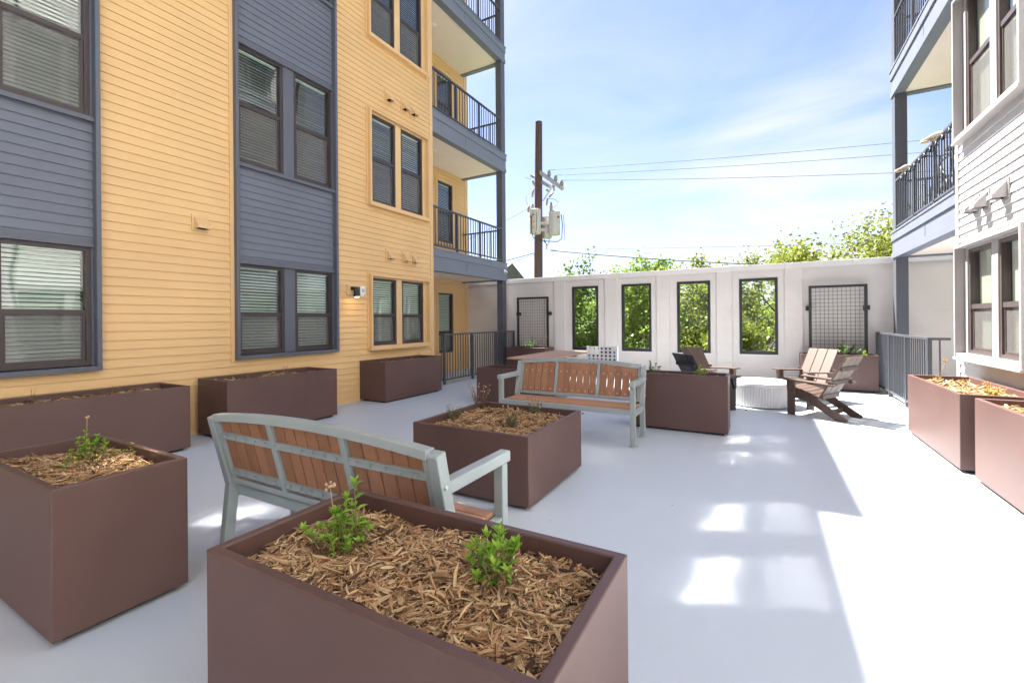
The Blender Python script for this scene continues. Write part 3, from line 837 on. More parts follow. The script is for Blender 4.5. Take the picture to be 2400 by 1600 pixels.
def seed_head(t, x, y, z, tip, size=.012, n=7, seed=1, mat=None):
    rr = random.Random(seed); m = MB()
    m.tube([(x, y, z), ((x+tip[0])/2+.006, (y+tip[1])/2, (z+tip[2])/2), tip], .0014, 5)
    for _ in range(n):
        c = Vector(tip)+Vector((rr.gauss(0, size), rr.gauss(0, size), rr.gauss(0, size)))
        m.lathe(c, [(.001, -.006), (.005, -.003), (.006, .001), (.003, .006)], 7)
        m.tube([Vector(tip)-Vector((0, 0, .015)), c], .0008, 4)
    m.build('seed_head', mat or M['seed'], t, fix=False, smooth=True)

zB = hB(-1.25, 1.05)
p = seedling('leafy_seedling', 'tall straggly mint-like seedling with a dried seed head in the nearest planter', -1.265, 1.06, zB, 24, .19, .10, .043, 21, M['leaf'], lower=150)
seed_head(p, -1.30, 1.06, zB+.05, (-1.335, 1.075, zB+.225), .010, 9, 3)
m = MB()   # the one tall shoot with large leaves
bb = Vector((-1.235, 1.09, zB)); m.tube([bb, bb+Vector((.012, 0, .12)), bb+Vector((.005, .0, .24))], .003, 5, .0018)
m.build('tall_shoot', M['stem'], p, fix=False, smooth=True)
m = MB(); rr = random.Random(5)
for f, LL in ((.10, .05), (.15, .052), (.19, .05), (.225, .042), (.24, .035)):
    a = rr.uniform(0, 6)
    for q in (0, pi): leaf_faces(m, bb+Vector((.01, 0, f)), (cos(a+q), sin(a+q), .45), (0, 0, 1), LL, LL*.42, .3, .25)
for q in range(4): leaf_faces(m, bb+Vector((.005, 0, .24)), (cos(q*1.6), sin(q*1.6), 1.6), (0, 0, 1), .038, .014, .3, .1)
m.build('shoot_leaves', M['leaf'], p, fix=False, smooth=True)
seedling('leafy_seedling', 'bushy bright green seedling near the far right corner of the nearest planter', -.672, 1.10, hB(-.672, 1.10), 22, .155, .078, .047, 22, M['leaf'], narrow=.42, lower=40)
zL = hL(-3.27, 1.0)
p = seedling('leafy_seedling', 'green seedling clump with a dry flower stalk in the left front planter', -3.285, 1.03, zL, 18, .16, .10, .036, 23, M['leaf'], lower=50)
seed_head(p, -3.33, 1.05, zL+.10, (-3.345, 1.06, zL+.225), .006, 3, 4)
seedling('leafy_seedling', 'pale yellowing low seedling beside the green clump in the left front planter', -3.18, 1.05, hL(-3.18, 1.05), 20, .085, .13, .034, 24, M['leaf_yellow'], lower=60)
seedling('leafy_seedling', 'small upright sprig at the front of the left front planter', -3.165, .915, hL(-3.165, .915), 3, .085, .015, .024, 25, M['leaf'])
seedling('leafy_seedling', 'curled yellow sprig at the far rim of the left front planter', -3.16, 1.205, hL(-3.16, 1.19), 2, .085, .012, .03, 26, M['leaf_yellow'])

def dry_clump(name, label, x, y, z, n, h, spread, seed, mat, heads=True, group='dry plants in the planters', leaves=None):
    rr = random.Random(seed); t = thing(name, label, 'plant', (x, y, z), group); m = MB(); hm = MB(); lm = MB()
    for k in range(n):
        a, r_ = rr.uniform(0, 2*pi), spread*sqrt(rr.random())
        hh = h*rr.uniform(.5, 1); tip = Vector((x+r_*cos(a), y+r_*sin(a), z+hh))
        b = Vector((x+.2*r_*cos(a), y+.2*r_*sin(a), z-.01)); mid = b.lerp(tip, .5)+Vector((rr.gauss(0, .01), rr.gauss(0, .01), .01))
        m.tube([b, mid, tip], .0024, 4, .0012)
        for _ in range(2):
            leaf_faces(m, b.lerp(tip, rr.uniform(.2, .9)), (rr.gauss(0, 1), rr.gauss(0, 1), rr.gauss(.2, .6)), (0, 0, 1), rr.uniform(.02, .05), .008, .6, .5)
        if heads: hm.lathe(tip, [(.001, -.009), (.006, -.003), (.0065, .003), (.002, .011)], 6)
        if leaves:
            for q in range(7):
                leaf_faces(lm, b.lerp(tip, rr.uniform(.05, .6)), (rr.gauss(0, 1), rr.gauss(0, 1), rr.uniform(.2, 1)), (0, 0, 1), rr.uniform(.025, .045), .009, .3, .3)
    m.build('stalks', mat, t, fix=False)
    if heads: hm.build('seed_heads', M['seed'], t, fix=False, smooth=True)
    if leaves: lm.build('leaves', leaves, t, fix=False, smooth=True)
    return t
dry_clump('dry_plant', 'tall wiry clump with seed heads at the far left corner of the low square planter', -2.56, 3.93, .49, 20, .26, .14, 31, M['dry'], leaves=M['leaf_sage'])
dry_clump('dry_plant', 'grey-green tuft near the left rim of the low square planter', -2.48, 3.36, .49, 14, .15, .10, 32, M['stem'], False, leaves=M['leaf_deep'])
dry_clump('dry_plant', 'thin pale tuft in the middle of the low square planter', -1.90, 3.40, .49, 16, .19, .09, 33, M['stem'], True, leaves=M['leaf_sage'])
dry_clump('dry_plant', 'faint grey tuft at the back rim of the low square planter below the bench seat', -1.93, 3.92, .49, 16, .17, .12, 34, M['stem'], True, leaves=M['leaf_sage'])
for i, (lab, x, y, n, h, sp) in enumerate((
    ('tall brown withered stalk standing in the long planter under the first grey bay', -5.95, 1.50, 7, .17, .03),
    ('crumpled brown stems at the far end of the long planter', -5.93, 2.08, 14, .13, .12),
    ('low tangled brown stems at the near end of the long planter', -5.80, 1.22, 14, .10, .14))):
    dry_clump('withered_plant', lab, x, y, .645, n, h, sp, 40+i, M['dry'], False)
for i, (lab, x, y, n, h, sp) in enumerate((
    ('brown withered tuft at the near end of the planter under the double-window bay', -5.85, 3.45, 10, .12, .07),
    ('two upright withered stalks at the far end of the planter under the double-window bay', -5.92, 4.06, 8, .17, .09))):
    dry_clump('withered_plant', lab, x, y, .645, n, h, sp, 50+i, M['dry'], False)
for i, (lab, x, y, n, h, sp) in enumerate((
    ('short withered stalks at the near end of the planter beside the left railing', -5.95, 6.05, 8, .15, .06),
    ('single dark withered stalk at the far end of the planter beside the left railing', -6.0, 6.95, 6, .22, .05))):
    dry_clump('withered_plant', lab, x, y, .635, n, h, sp, 55+i, M['dry'], False)
for i, (lab, x, y, n, h, sp) in enumerate((
    ('straw-coloured dried plant at the far end of the sunlit planter', 1.75, 6.88, 12, .10, .06),
    ('straw-coloured tuft behind the middle of the sunlit planter', 1.95, 6.72, 10, .09, .06),
    ('straw-coloured tuft at the building side of the sunlit planter', 2.0, 6.35, 12, .11, .05),
    ('golden straw clump with a green sprig near the front of the sunlit planter', 1.93, 5.98, 22, .12, .10))):
    tt = dry_clump('dried_plant', lab, x, y, .645, n, h, sp, 60+i, M['straw'], False, leaves=M['leaf_yellow'] if i == 3 else None)
    if i == 0: seed_head(tt, 1.76, 6.88, .70, (1.84, 6.93, .90), .012, 12, 9, M['straw'])
dry_clump('dry_plant', 'brown withered stems in the small planter behind the far bench', -3.75, 6.72, .53, 14, .10, .14, 70, M['dry'], False)
seedling('leafy_seedling', 'leafy dark green shrub under the wide wire trellis', 1.42, 10.85, .64, 16, .30, .24, .085, 71, M['leaf_deep'], narrow=.42)
seedling('leafy_seedling', 'small yellow-green sprig at the right end of the planter under the wide trellis', 1.70, 10.72, .64, 6, .12, .08, .06, 72, M['leaf'])
seedling('leafy_seedling', 'leafy green shrub under the narrow wire trellis', -5.38, 10.80, .64, 14, .30, .22, .075, 73, M['leaf_deep'])
dry_clump('dry_plant', 'thin dry stalks beside the shrub under the narrow trellis', -5.02, 10.75, .64, 12, .42, .14, 74, M['dry'], True)
seedling('leafy_seedling', 'leggy green plant at the left end of the planter right of the far bench', -1.28, 6.14, .645, 11, .20, .14, .048, 75, M['leaf_deep'], lower=20)
seedling('leafy_seedling', 'yellow-green bushy plant at the right end of the planter right of the far bench', -.66, 6.12, .645, 12, .16, .09, .055, 76, M['leaf'], lower=30)

# ------------------------------------------------------------------ benches
def make_bench():
    t = thing('park_bench', '', 'bench', (0, 0, 0), 'slatted park benches', world=False)
    HL = .87; r = .029
    def post_y(z):   # rear post line above the knee
        return .43+(z-.43)*(.105/.415)
    for sx in (-1, 1):
        x = sx*(HL-r)
        m = MB(); m.bar((x, 0, .005), (x, 0, .655), .055, .055); m.build('front_leg', M['bench_metal'], t, bevel=.006)
        m = MB(); m.bar((x, .475, .005), (x, .43, .44), .055, .062, up=(0, 1, 0)); m.bar((x, .43, .405), (x, .535, .845), .057, .064, up=(0, 1, 0)); m.build('rear_post', M['bench_metal'], t, bevel=.006)
        m = MB(); m.bar((x, -.055, .685), (x, .475, .685), .062, .058); m.build('armrest', M['bench_metal'], t, bevel=.008)
        m = MB(); m.bar((x, .027, .355), (x, .415, .355), .045, .06); m.build('side_rail', M['bench_metal'], t, bevel=.005)
        for y in (0, .475):
            m = MB(); m.lathe((x, y, 0), [(.05, 0), (.05, .006), (.03, .012)], 16); m.build('foot_plate', M['bench_metal'], t)
        m = MB()
        for y, z in ((.505, .695), (.455, .50)):
            m.lathe((sx*HL, y, z), [(.012, 0), (.012, .004), (.007, .008)], 10, axis=(sx, 0, 0))
        m.build('bolt', M['bolt'], t)
    # seat frame and slats
    m = MB()
    m.bar((-HL+.05, .0, .375), (HL-.05, .0, .375), .045, .055); m.bar((-HL+.05, .41, .375), (HL-.05, .41, .375), .04, .055)
    for x in (-.27, .27): m.bar((x, .02, .362), (x, .39, .362), .04, .03)
    m.build('seat_frame', M['bench_metal'], t, bevel=.005)
    m = MB()
    for i in range(5):
        y = .065+i*.0785; m.box(-HL+.055, HL-.055, y-.036, y+.036, .385, .408)
    m.build('seat_slats', M['seat_wood'], t, bevel=.005)
    # backrest frame: arched top rail, bottom rail, two dividers, two bolt strips
    def arch(x): return .832+.050*(1-(x/HL)**2)
    m = MB(); n = 24; vs = []
    for i in range(n+1):
        x = -HL+.058+(2*HL-.116)*i/n; z = arch(x); y = post_y(z)
        vs += [(x, y-.028, z-.022), (x, y+.034, z-.022), (x, y+.032, z+.022), (x, y-.026, z+.022)]
    fs = [(0, 1, 2, 3), (n*4+3, n*4+2, n*4+1, n*4)]
    for i in range(n):
        for c in range(4):
            c2 = (c+1) % 4; fs.append((i*4+c, i*4+c2, i*4+4+c2, i*4+4+c))
    m.add(vs, fs); m.build('top_rail', M['bench_metal'], t, bevel=.004)
    m = MB(); zb = .445; m.bar((-HL+.058, post_y(zb), zb), (HL-.058, post_y(zb), zb), .05, .03)
    m.build('bottom_rail', M['bench_metal'], t, bevel=.004)
    for x in (-.285, .285, -HL+.075, HL-.075):
        m = MB(); z1 = arch(x)-.022; m.bar((x, post_y(.46)+.006, .46), (x, post_y(z1)+.006, z1), .040 if abs(x) < .5 else .034, .036, up=(0, 1, 0))
        m.build('back_divider', M['bench_metal'], t, bevel=.004)
    segs = [(-HL+.094, -.307), (-.263, .263), (.307, HL-.094)]
    sl = MB()
    for si, (a, b) in enumerate(segs):
        m = MB(); bo = m; fb = sl
        for z in (.505, .735):
            m.bar((a, post_y(z)+.014, z), (b, post_y(z)+.014, z), .010, .040)
            m.bar((a, post_y(z+.02)+.020, z+.02), (b, post_y(z+.02)+.020, z+.02), .022, .005)
        n = (5, 6, 5)[si]; wd = (b-a)/n
        for i in range(n):
            sl.m = 0
            x = a+wd*(i+.5); hw = wd/2-.0045; z1 = arch(x)-.030; z0 = .468
            # board lying in the plane of the rear posts, in front of the strips
            sl.add([(x-hw, post_y(z0)-.014, z0), (x+hw, post_y(z0)-.014, z0), (x+hw, post_y(z0)+.008, z0), (x-hw, post_y(z0)+.008, z0),
                    (x-hw, post_y(z1)-.014, arch(x-hw)-.030), (x+hw, post_y(z1)-.014, arch(x+hw)-.030), (x+hw, post_y(z1)+.008, arch(x+hw)-.030), (x-hw, post_y(z1)+.008, arch(x-hw)-.030)],
                   [(3,2,1,0), (4,5,6,7), (0,1,5,4), (1,2,6,5), (2,3,7,6), (3,0,4,7)])
            for z in (.505, .735):
                bo.lathe((x, post_y(z)+.019, z), [(.009, 0), (.009, .008), (.006, .011)], 8, axis=(0, 1, -.2))
                sl.m = 1; fb.lathe((x, post_y(z)-.0145, z), [(.009, 0), (.008, .003), (.003, .004)], 10, axis=(0, -1, .2))
        m.build('bolt_strip', M['bench_metal'], t)
    sl.build('back_slats', [M['bench_wood'], M['bolt']], t, bevel=.002)
    return t
b2 = make_bench()
b2.location = (-2.09, 4.99, 0)
b2['label'] = 'grey metal and wood-slat bench seen from the front, behind the low square planter'
b1 = copy_tree(b2)
b1.location = (-2.045, 2.035, 0); b1.rotation_euler = (0, 0, pi)
b1['label'] = 'grey metal and wood-slat bench seen from behind, right behind the nearest planter'

# ------------------------------------------------------------------ slatted low chairs around the drum
def make_chair(mat):
    t = thing('deck_chair', '', 'chair', (0, 0, 0), 'slatted low-slung chairs around the drum table', world=False)
    hw = .275
    for sx in (-1, 1):
        m = MB(); m.box(sx*hw-.02, sx*hw+.02, -.005, .095, 0, .505); m.build('front_leg', mat, t, bevel=.004)
        m = MB()   # long runner from under the seat front to the floor behind
        x = sx*(hw-.045)
        m.prism([(-.01, .36), (.03, .39), (.30, .30), (.74, .03), (.72, 0), (.60, 0), (.26, .205), (-.01, .265)], 'x', x-.016, x+.016); m.build('runner', mat, t, bevel=.003)
        m = MB(); x0, x1 = (sx*hw-.055, sx*hw+.075) if sx > 0 else (sx*hw-.075, sx*hw+.055)
        m.prism([(-.07, .507), (.62, .470), (.62, .494), (-.07, .531)], 'x', x0, x1); m.build('armrest', mat, t, bevel=.005)
        m = MB(); xx = sx*(hw+.035); m.prism([(-.005, .50), (.095, .50), (.04, .33), (.01, .33)], 'x', xx-.014, xx+.014); m.build('arm_bracket', mat, t, bevel=.003)
    m = MB()
    for i in range(5):
        y = .02+i*.083; z = .394-.0034*i*i-.012*i
        m.bar((-hw+.03, y, z), (hw-.03, y, z), .074, .022, up=(0, .20+.08*i, 1))
    m.build('seat_slats', mat, t, bevel=.004)
    m = MB(); m.bar((-hw+.02, -.014, .345), (hw-.02, -.014, .345), .022, .08); m.build('front_apron', mat, t, bevel=.003)
    y0, z0, y1, z1 = .40, .275, .735, .865
    n = Vector((0, -(z1-z0), (y1-y0))).normalized()
    m = MB()
    for i in range(3):
        x = -.172+i*.172
        m.bar((x, y0, z0), (x, y1, z1), .162, .022, up=n)
    m.build('back_planks', mat, t, bevel=.004)
    m = MB()
    for f, hw2, hh in ((.42, .335, .06), (.75, .235, .055), (.06, .245, .06)):
        p = Vector((0, y0+(y1-y0)*f, z0+(z1-z0)*f))-n*.024
        m.bar((-hw2, p.y, p.z), (hw2, p.y, p.z), .026 if f != .42 else .028, hh)
    m.build('back_braces', mat, t, bevel=.003)
    m = MB(); m.bar((-hw+.06, .50, .085), (hw-.06, .50, .085), .022, .07); m.build('rear_stretcher', mat, t, bevel=.003)
    return t
def put_chair(c, x, y, fx, fy, label):
    l = sqrt(fx*fx+fy*fy); fx, fy = fx/l, fy/l
    c.location = (x, y, 0); c.rotation_euler = (0, 0, atan2(fx, -fy)); c['label'] = label
c1 = make_chair(M['chair'])
put_chair(c1, .47, 8.02, -.87, .49, 'brown slatted low chair nearest the viewer, its back turned, casting a striped shadow')
c2 = copy_tree(c1); put_chair(c2, .46, 8.98, -.66, -.75, 'brown slatted low chair facing the viewer below the wide trellis')
c3 = copy_tree(c1); put_chair(c3, -.60, 8.78, .80, -.60, 'brown slatted low chair left of the drum table, under the third wall window')
c4 = make_chair(M['chair_shaded']); put_chair(c4, -.56, 7.93, .72, .69, 'slatted low chair with its shade painted dark, mostly hidden behind the planter right of the bench')

# ------------------------------------------------------------------ drum table
t = thing('drum_table', 'round white fluted drum table between the low chairs', 'table', (-.03, 8.44, 0))
m = MB(); n = 576; vs = []; prof = [(0, .02), (0, .30), (.0, .335)]
for z in (.018, .325):
    for j in range(n):
        a = 2*pi*j/n; r = .446+.016*abs(cos(a*36))
        vs.append((-.03+r*cos(a), 8.44+r*sin(a), z))
m.add(vs, [(j, (j+1) % n, (j+1) % n+n, j+n) for j in range(n)]+[tuple(range(n))[::-1], tuple(range(n, 2*n))])
m.build('fluted_side', M['drum'], t, fix=True)
m = MB(); m.lathe((-.03, 8.44, 0), [(.458, .322), (.464, .330), (.464, .378), (.458, .387), (.30, .390), (.05, .391)], 96); m.build('tabletop', M['drum'], t, smooth=True, autosmooth=radians(35))
m = MB(); m.lathe((-.03, 8.44, 0), [(.42, 0), (.42, .02)], 48); m.build('plinth', M['dark'], t)

# ------------------------------------------------------------------ long table
t = thing('picnic_table', 'long wood-slat table on grey pedestals behind the far bench', 'table', (-3.62, 8.1, 0))
m = MB()
for i in range(6):
    x = -4.0+i*.135; m.box(x, x+.128, 7.0, 9.15, .715, .745)
m.build('tabletop', M['table_wood'], t, bevel=.004)
m = MB()
for y in (7.55, 8.6):
    m.box(-3.72, -3.50, y-.05, y+.05, .09, .66); m.box(-3.92, -3.28, y-.04, y+.04, .66, .713)
m.box(-3.65, -3.57, 7.60, 8.55, .62, .66)
m.build('pedestal', M['base_grey'], t, bevel=.006)
for y in (7.55, 8.6):
    m = MB(); m.box(-3.95, -3.12, y-.16, y+.16, 0, .09); m.build('foot', M['base_grey'], t, bevel=.01)

# ------------------------------------------------------------------ four-in-a-row garden game
t = thing('disc_game', 'white upright disc-drop garden game with blue discs behind the far bench', 'game', (-2.88, 9.05, 0))
X0, X1, YG = -3.21, -2.565, 9.05; cols, rows = 7, 6
zt, zbm = .868, .30
cw = (X1-X0-.03)/cols; rh = cw*.86
m = MB()
def holed_sheet(m, y0, y1):
    """sheet with round holes: each cell is a ring between a square and a circle, with thickness"""
    n = 16
    for i in range(cols):
        for j in range(rows):
            cx, cz = X0+.015+cw*(i+.5), zt-.012-rh*(j+.5)
            sq, ci = [], []
            for k in range(n):
                a = 2*pi*(k+.5)/n; c_, s_ = cos(a), sin(a); q = max(abs(c_), abs(s_))
                sq.append((cx+c_/q*cw/2, cz+s_/q*rh/2)); ci.append((cx+c_*cw*.30, cz+s_*cw*.30))
            vs = [(x, y0, z) for x, z in sq]+[(x, y0, z) for x, z in ci]+[(x, y1, z) for x, z in ci]+[(x, y1, z) for x, z in sq]
            fs = []
            for k in range(n):
                l = (k+1) % n
                fs += [(k, l, l+n, k+n), (k+n, l+n, l+2*n, k+2*n), (k+2*n, l+2*n, l+3*n, k+3*n)]
            m.add(vs, fs)
holed_sheet(m, YG-.045, YG-.037); holed_sheet(m, YG+.037, YG+.045)
zl = zt-.012-rh*rows
m.box(X0, X0+.015, YG-.047, YG+.047, zl-.02, zt); m.box(X1-.015, X1, YG-.047, YG+.047, zl-.02, zt); m.box(X0+.015, X1-.015, YG-.047, YG+.047, zl-.02, zl)
m.build('board', M['white'], t, fix=False)
for x in (X0+.02, X1-.02):
    m = MB(); m.box(x-.02, x+.02, YG-.02, YG+.02, .03, zl-.02); m.box(x-.025, x+.025, YG-.22, YG+.22, 0, .03); m.build('stand', M['white'], t)
rr = random.Random(4)
for mat, nm in ((M['blue'], 'disc'), (M['disc_dark'], 'disc')):
    for i in range(cols):
        for j in range(rows):
            isblue = (i == 6 and j in (1, 2, 4)) or (i == 0 and j in (2, 4)) or (j == 5 and i in (1, 3)) 
            if (mat is M['blue']) != isblue or (j < 2 and i < 3) or (j == 0 and i == 6): continue
            m = MB(); cx, cz = X0+.015+cw*(i+.5), zt-.012-rh*(j+.5)
            m.lathe((cx, YG-.025, cz), [(cw*.42, 0), (cw*.42, .05)], 18, axis=(0, 1, 0)); m.lathe((cx, YG-.028, cz), [(cw*.17, 0), (cw*.17, .002)], 12, axis=(0, 1, 0))
            m.build('disc', mat, t, fix=False)

# ------------------------------------------------------------------ trellises
def trellis(label, x0, x1, z0, z1, cell, nx):
    t = thing('wire_trellis', label, 'trellis', ((x0+x1)/2, YW-.12, 0), 'wire trellises on the end wall')
    y = YW-.13; m = MB(); w_ = .05
    m.box(x0, x0+w_, y-.025, y+.025, z0, z1); m.box(x1-w_, x1, y-.025, y+.025, z0, z1); m.box(x0+w_, x1-w_, y-.024, y+.024, z1-w_, z1)
    m.build('frame', M['black'], t, bevel=.003)
    m = MB()
    for i in range(1, nx):
        x = x0+w_+(x1-x0-2*w_)*i/nx; m.tube([(x, y, z0), (x, y, z1-w_)], .0035, 5)
    k = 1; cell2 = cell
    while z1-w_-k*cell2 > z0:
        z = z1-w_-k*cell2; m.tube([(x0+w_, y-.006, z), (x1-w_, y-.006, z)], .0035, 5); k += 1
    m.build('wire_mesh', M['black'], t)
    m = MB()
    for x in (x0, x1):
        sx = -1 if x == x0 else 1
        zc = z0+(z1-z0)*.675
        m.box(x-.045 if sx < 0 else x-.05, x+.05 if sx < 0 else x+.045, y+.026, YW-.001, zc-.045, zc+.045)
        m.box(x-.05, x+.05, y-.04, y+.04, z0-.0, z0+.05)
    m.build('wall_bracket', M['black'], t)
trellis('narrow black wire-mesh trellis in the far left corner', -6.02, -5.06, .64, 2.055, .077, 12)
trellis('wide black wire-mesh trellis behind the low chairs', .858, 1.83, .64, 2.075, .077, 12)

# ------------------------------------------------------------------ ground railings
def ground_railing(label, X, y0, y1, ret_x):
    t = thing('metal_railing', label, 'railing', (X, y0, 0), 'ground-floor patio railings')
    zr = 1.13; m = MB()
    m.box(X-.022, X+.022, y0-.022, y1, zr-.036, zr); m.box(X-.018, X+.018, y0, y1, .085, .118)
    m.box(min(X+.022, ret_x) if ret_x > X else ret_x, max(X-.022, ret_x) if ret_x < X else ret_x, y0-.022, y0+.022, zr-.036, zr-.001)
    m.box(min(X, ret_x), max(X, ret_x), y0-.018, y0+.018, .085, .117)
    m.build('rails', M['railing'], t, bevel=.003)
    m = MB(); y = y0+.105
    while y < y1-.04:
        m.box(X-.008, X+.008, y-.008, y+.008, .118, zr-.036); y += .103
    n = max(2, int(abs(ret_x-X)/.1)); 
    for i in range(1, n): 
        x = X+(ret_x-X)*i/n; m.box(x-.008, x+.008, y0-.008, y0+.008, .117, zr-.036)
    m.build('balusters', M['railing'], t)
    for y in (y0, y0+(y1-y0)*.345, y0+(y1-y0)*.68, y1-.022):
        m = MB(); m.box(X-.024, X+.024, y-.024, y+.024, 0, zr-.036); m.build('post', M['railing'], t, bevel=.002)
ground_railing('grey metal patio railing in shade below the yellow building\'s balconies', -6.16, 8.0, 11.22, -6.30)
ground_railing('grey metal patio railing with its rail lit by the sun, below the pale building\'s balconies', 1.985, 8.08, 11.22, 2.20)

# ------------------------------------------------------------------ small fixtures on the buildings
t = thing('wall_lamp', 'dark cylinder wall lamp between the grey bay and the yellow-framed windows', 'lamp', (-6.29, 5.60, 1.93))
m = MB(); m.box(-6.288, -6.262, 5.43, 5.57, 1.88, 2.05); m.build('backplate', M['yellow_trim'], t, bevel=.004)
m = MB(); m.box(-6.262, -6.20, 5.50, 5.56, 1.96, 2.02); m.build('bracket', M['black'], t, bevel=.003)
m = MB(); m.lathe((-6.155, 5.54, 1.84), [(.05, 0), (.052, .004), (.052, .166), (.048, .17)], 24); m.build('shade', M['black'], t, smooth=True, autosmooth=radians(35))
def emis(name, c, s):
    mm, nt, b, o = new_mat(name); b.inputs['Emission Color'].default_value = (*c, 1); b.inputs['Emission Strength'].default_value = s; b.inputs['Base Color'].default_value = (.8, .8, .8, 1); return mm
m = MB(); m.lathe((-6.155, 5.54, 1.838), [(.04, 0), (.04, .002)], 20); m.build('bulb', emis('warm_bulb', (1, .62, .25), 6), t)
lp = bpy.data.lights.new('lamp_glow', 'SPOT'); lo = bpy.data.objects.new('lamp_glow', lp); COL.objects.link(lo)
lp.energy = .5; lp.color = (1, .66, .28); lp.spot_size = radians(110); lp.spot_blend = .8; lp.shadow_soft_size = .03
lo.location = Vector((-6.155, 5.54, 1.83))-ORIG[t.name]; lo.parent = t; lo.rotation_euler = (0, radians(-12), 0)
t = thing('alarm_strobe', 'small white alarm strobe beside the dark wall lamp', 'alarm', (-6.29, 5.76, 1.97))
m = MB(); m.box(-6.288, -6.235, 5.70, 5.82, 1.90, 2.04); m.build('housing', M['white'], t, bevel=.008)
m = MB(); m.box(-6.235, -6.212, 5.73, 5.79, 1.94, 2.00); m.build('lens', M['bolt'], t, bevel=.006)
m = MB(); m.box(-6.290, -6.255, 5.72, 5.80, 1.87, 1.90); m.build('bracket', M['white'], t)
t = thing('security_camera', 'small white security camera at the end of the first balcony beam', 'camera', (-6.27, 10.94, 2.77))
m = MB(); m.box(-6.282, -6.265, 10.88, 10.98, 2.74, 2.84); m.bar((-6.27, 10.93, 2.79), (-6.20, 10.90, 2.77), .025, .025); m.build('bracket', M['white'], t)
m = MB(); m.lathe((-6.23, 10.93, 2.77), [(.03, 0), (.035, .01), (.035, .12), (.03, .125)], 16, axis=(.35, -.8, -.25)); m.build('body', M['white'], t, smooth=True, autosmooth=radians(35))
m = MB(); q = Vector((-6.23, 10.93, 2.77))+Vector((.35, -.8, -.25)).normalized()*.126; m.lathe(q, [(.025, 0), (.02, .004)], 14, axis=(.35, -.8, -.25)); m.build('lens', M['black'], t)

# things on the sunlit building's first balcony
t = thing('string_light', 'string of small hanging bulbs looped along the sunlit balcony railing', 'light string', (2.2, 9.2, 3.98))
m = MB(); pts = []; bx = []
for i in range(41):
    y = 7.9+2.6*i/40; z = 3.945-.055*abs(sin(i*pi/8)); pts.append((2.192, y, z))
    if i % 4 == 2: bx.append((2.192, y, z))
m.tube(pts, .005, 5); m.build('cable', M['cable'], t)
for (x, y, z) in bx:
    m = MB(); m.lathe((x, y, z-.075), [(.006, 0), (.02, .012), (.022, .03), (.012, .048), (.012, .075)], 10); m.build('bulb', M['black'], t, smooth=True)
def sneaker(label, y, z, s, yaw):
    """a canvas low shoe lying across the rail, toe outwards"""
    t = thing('sneaker', label, 'shoe', (2.22, y, z), 'sneakers drying on the balcony rail')
    D = Vector((-cos(yaw), sin(yaw), -.10)).normalized(); S_ = D.cross(Vector((0, 0, 1))).normalized(); U_ = S_.cross(D)
    O = Vector((2.22, y, z))
    def loft(secs, name, mat):
        m = MB(); n = 12; vs = []
        for (l, w_, b_, h_) in secs:
            for j in range(n):
                a = 2*pi*j/n; e = .75
                cx, cz = abs(cos(a))**e*(1 if cos(a) > 0 else -1), abs(sin(a))**e*(1 if sin(a) > 0 else -1)
                vs.append(O+(D*l+S_*(w_*cx)+U_*(b_+h_*(cz+1)/2))*s)
        k = len(secs)
        fs = [tuple(range(n)), tuple(range((k-1)*n, k*n))[::-1]]+[(i*n+j, i*n+(j+1) % n, (i+1)*n+(j+1) % n, (i+1)*n+j) for i in range(k-1) for j in range(n)]
        m.add(vs, fs); return m.build(name, mat, t, smooth=True, autosmooth=radians(50))
    loft([(-.5, .06, .01, .09), (-.46, .11, 0, .11), (-.2, .125, 0, .11), (.1, .14, 0, .10), (.35, .145, .01, .10), (.47, .10, .02, .09), (.5, .04, .03, .07)], 'sole', M['rubber'])
    loft([(-.48, .07, .09, .24), (-.42, .105, .09, .30), (-.28, .11, .09, .27), (-.12, .115, .09, .30), (.05, .12, .09, .25), (.22, .125, .09, .15), (.40, .11, .09, .11), (.47, .06, .09, .07)], 'upper', M['sneaker'])
    m = MB()
    for i in range(4):
        l = -.10+i*.075; zz_ = .385-i*.042
        m.bar(O+(D*l-S_*.07+U_*zz_)*s, O+(D*l+S_*.07+U_*zz_)*s, .02*s, .02*s)
    m.build('laces', M['white'], t)
sneaker('cream sneaker drying on the rail nearer the building corner', 8.75, 3.98, .30, .25)
sneaker('cream sneaker drying on the rail beside the far column', 10.30, 3.98, .28, -.1)
t = thing('balcony_chair', 'dark folding chair behind the sunlit balcony railing', 'chair', (2.75, 9.6, 3.02))
m = MB()
for y in (9.35, 9.85):
    m.tube([(2.50, y, 3.02), (3.0, y, 3.85)], .014, 6); m.tube([(3.0, y, 3.02), (2.52, y, 3.5)], .014, 6)
m.build('frame', M['black'], t)
m = MB(); m.box(2.52, 2.92, 9.37, 9.83, 3.46, 3.49); m.build('seat', M['disc_dark'], t, bevel=.005)
m = MB(); m.bar((2.90, 9.6, 3.60), (3.0, 9.6, 3.86), .46, .015, up=(1, 0, 0)); m.build('backrest', M['disc_dark'], t, bevel=.004)
t = thing('bicycle', 'dark bicycle leaning behind the sunlit balcony railing', 'bicycle', (2.42, 9.0, 3.02))
for y in (8.45, 9.5):
    m = MB(); m.tube([(2.45, y+.32*cos(a), 3.36+.32*sin(a)) for a in [2*pi*i/28 for i in range(29)]], .016, 6, cap=False); wo = m.build('wheel', M['black'], t)
    m = MB()
    for i in range(12):
        a = 2*pi*i/12; m.tube([(2.45, y, 3.36), (2.45, y+.31*cos(a), 3.36+.31*sin(a))], .0025, 4)
    m.build('spokes', M['bolt'], wo)
m = MB(); A, Bq, Cq, Dq = (2.45, 8.45, 3.36), (2.45, 8.85, 3.80), (2.45, 9.0, 3.36), (2.45, 9.42, 3.82)
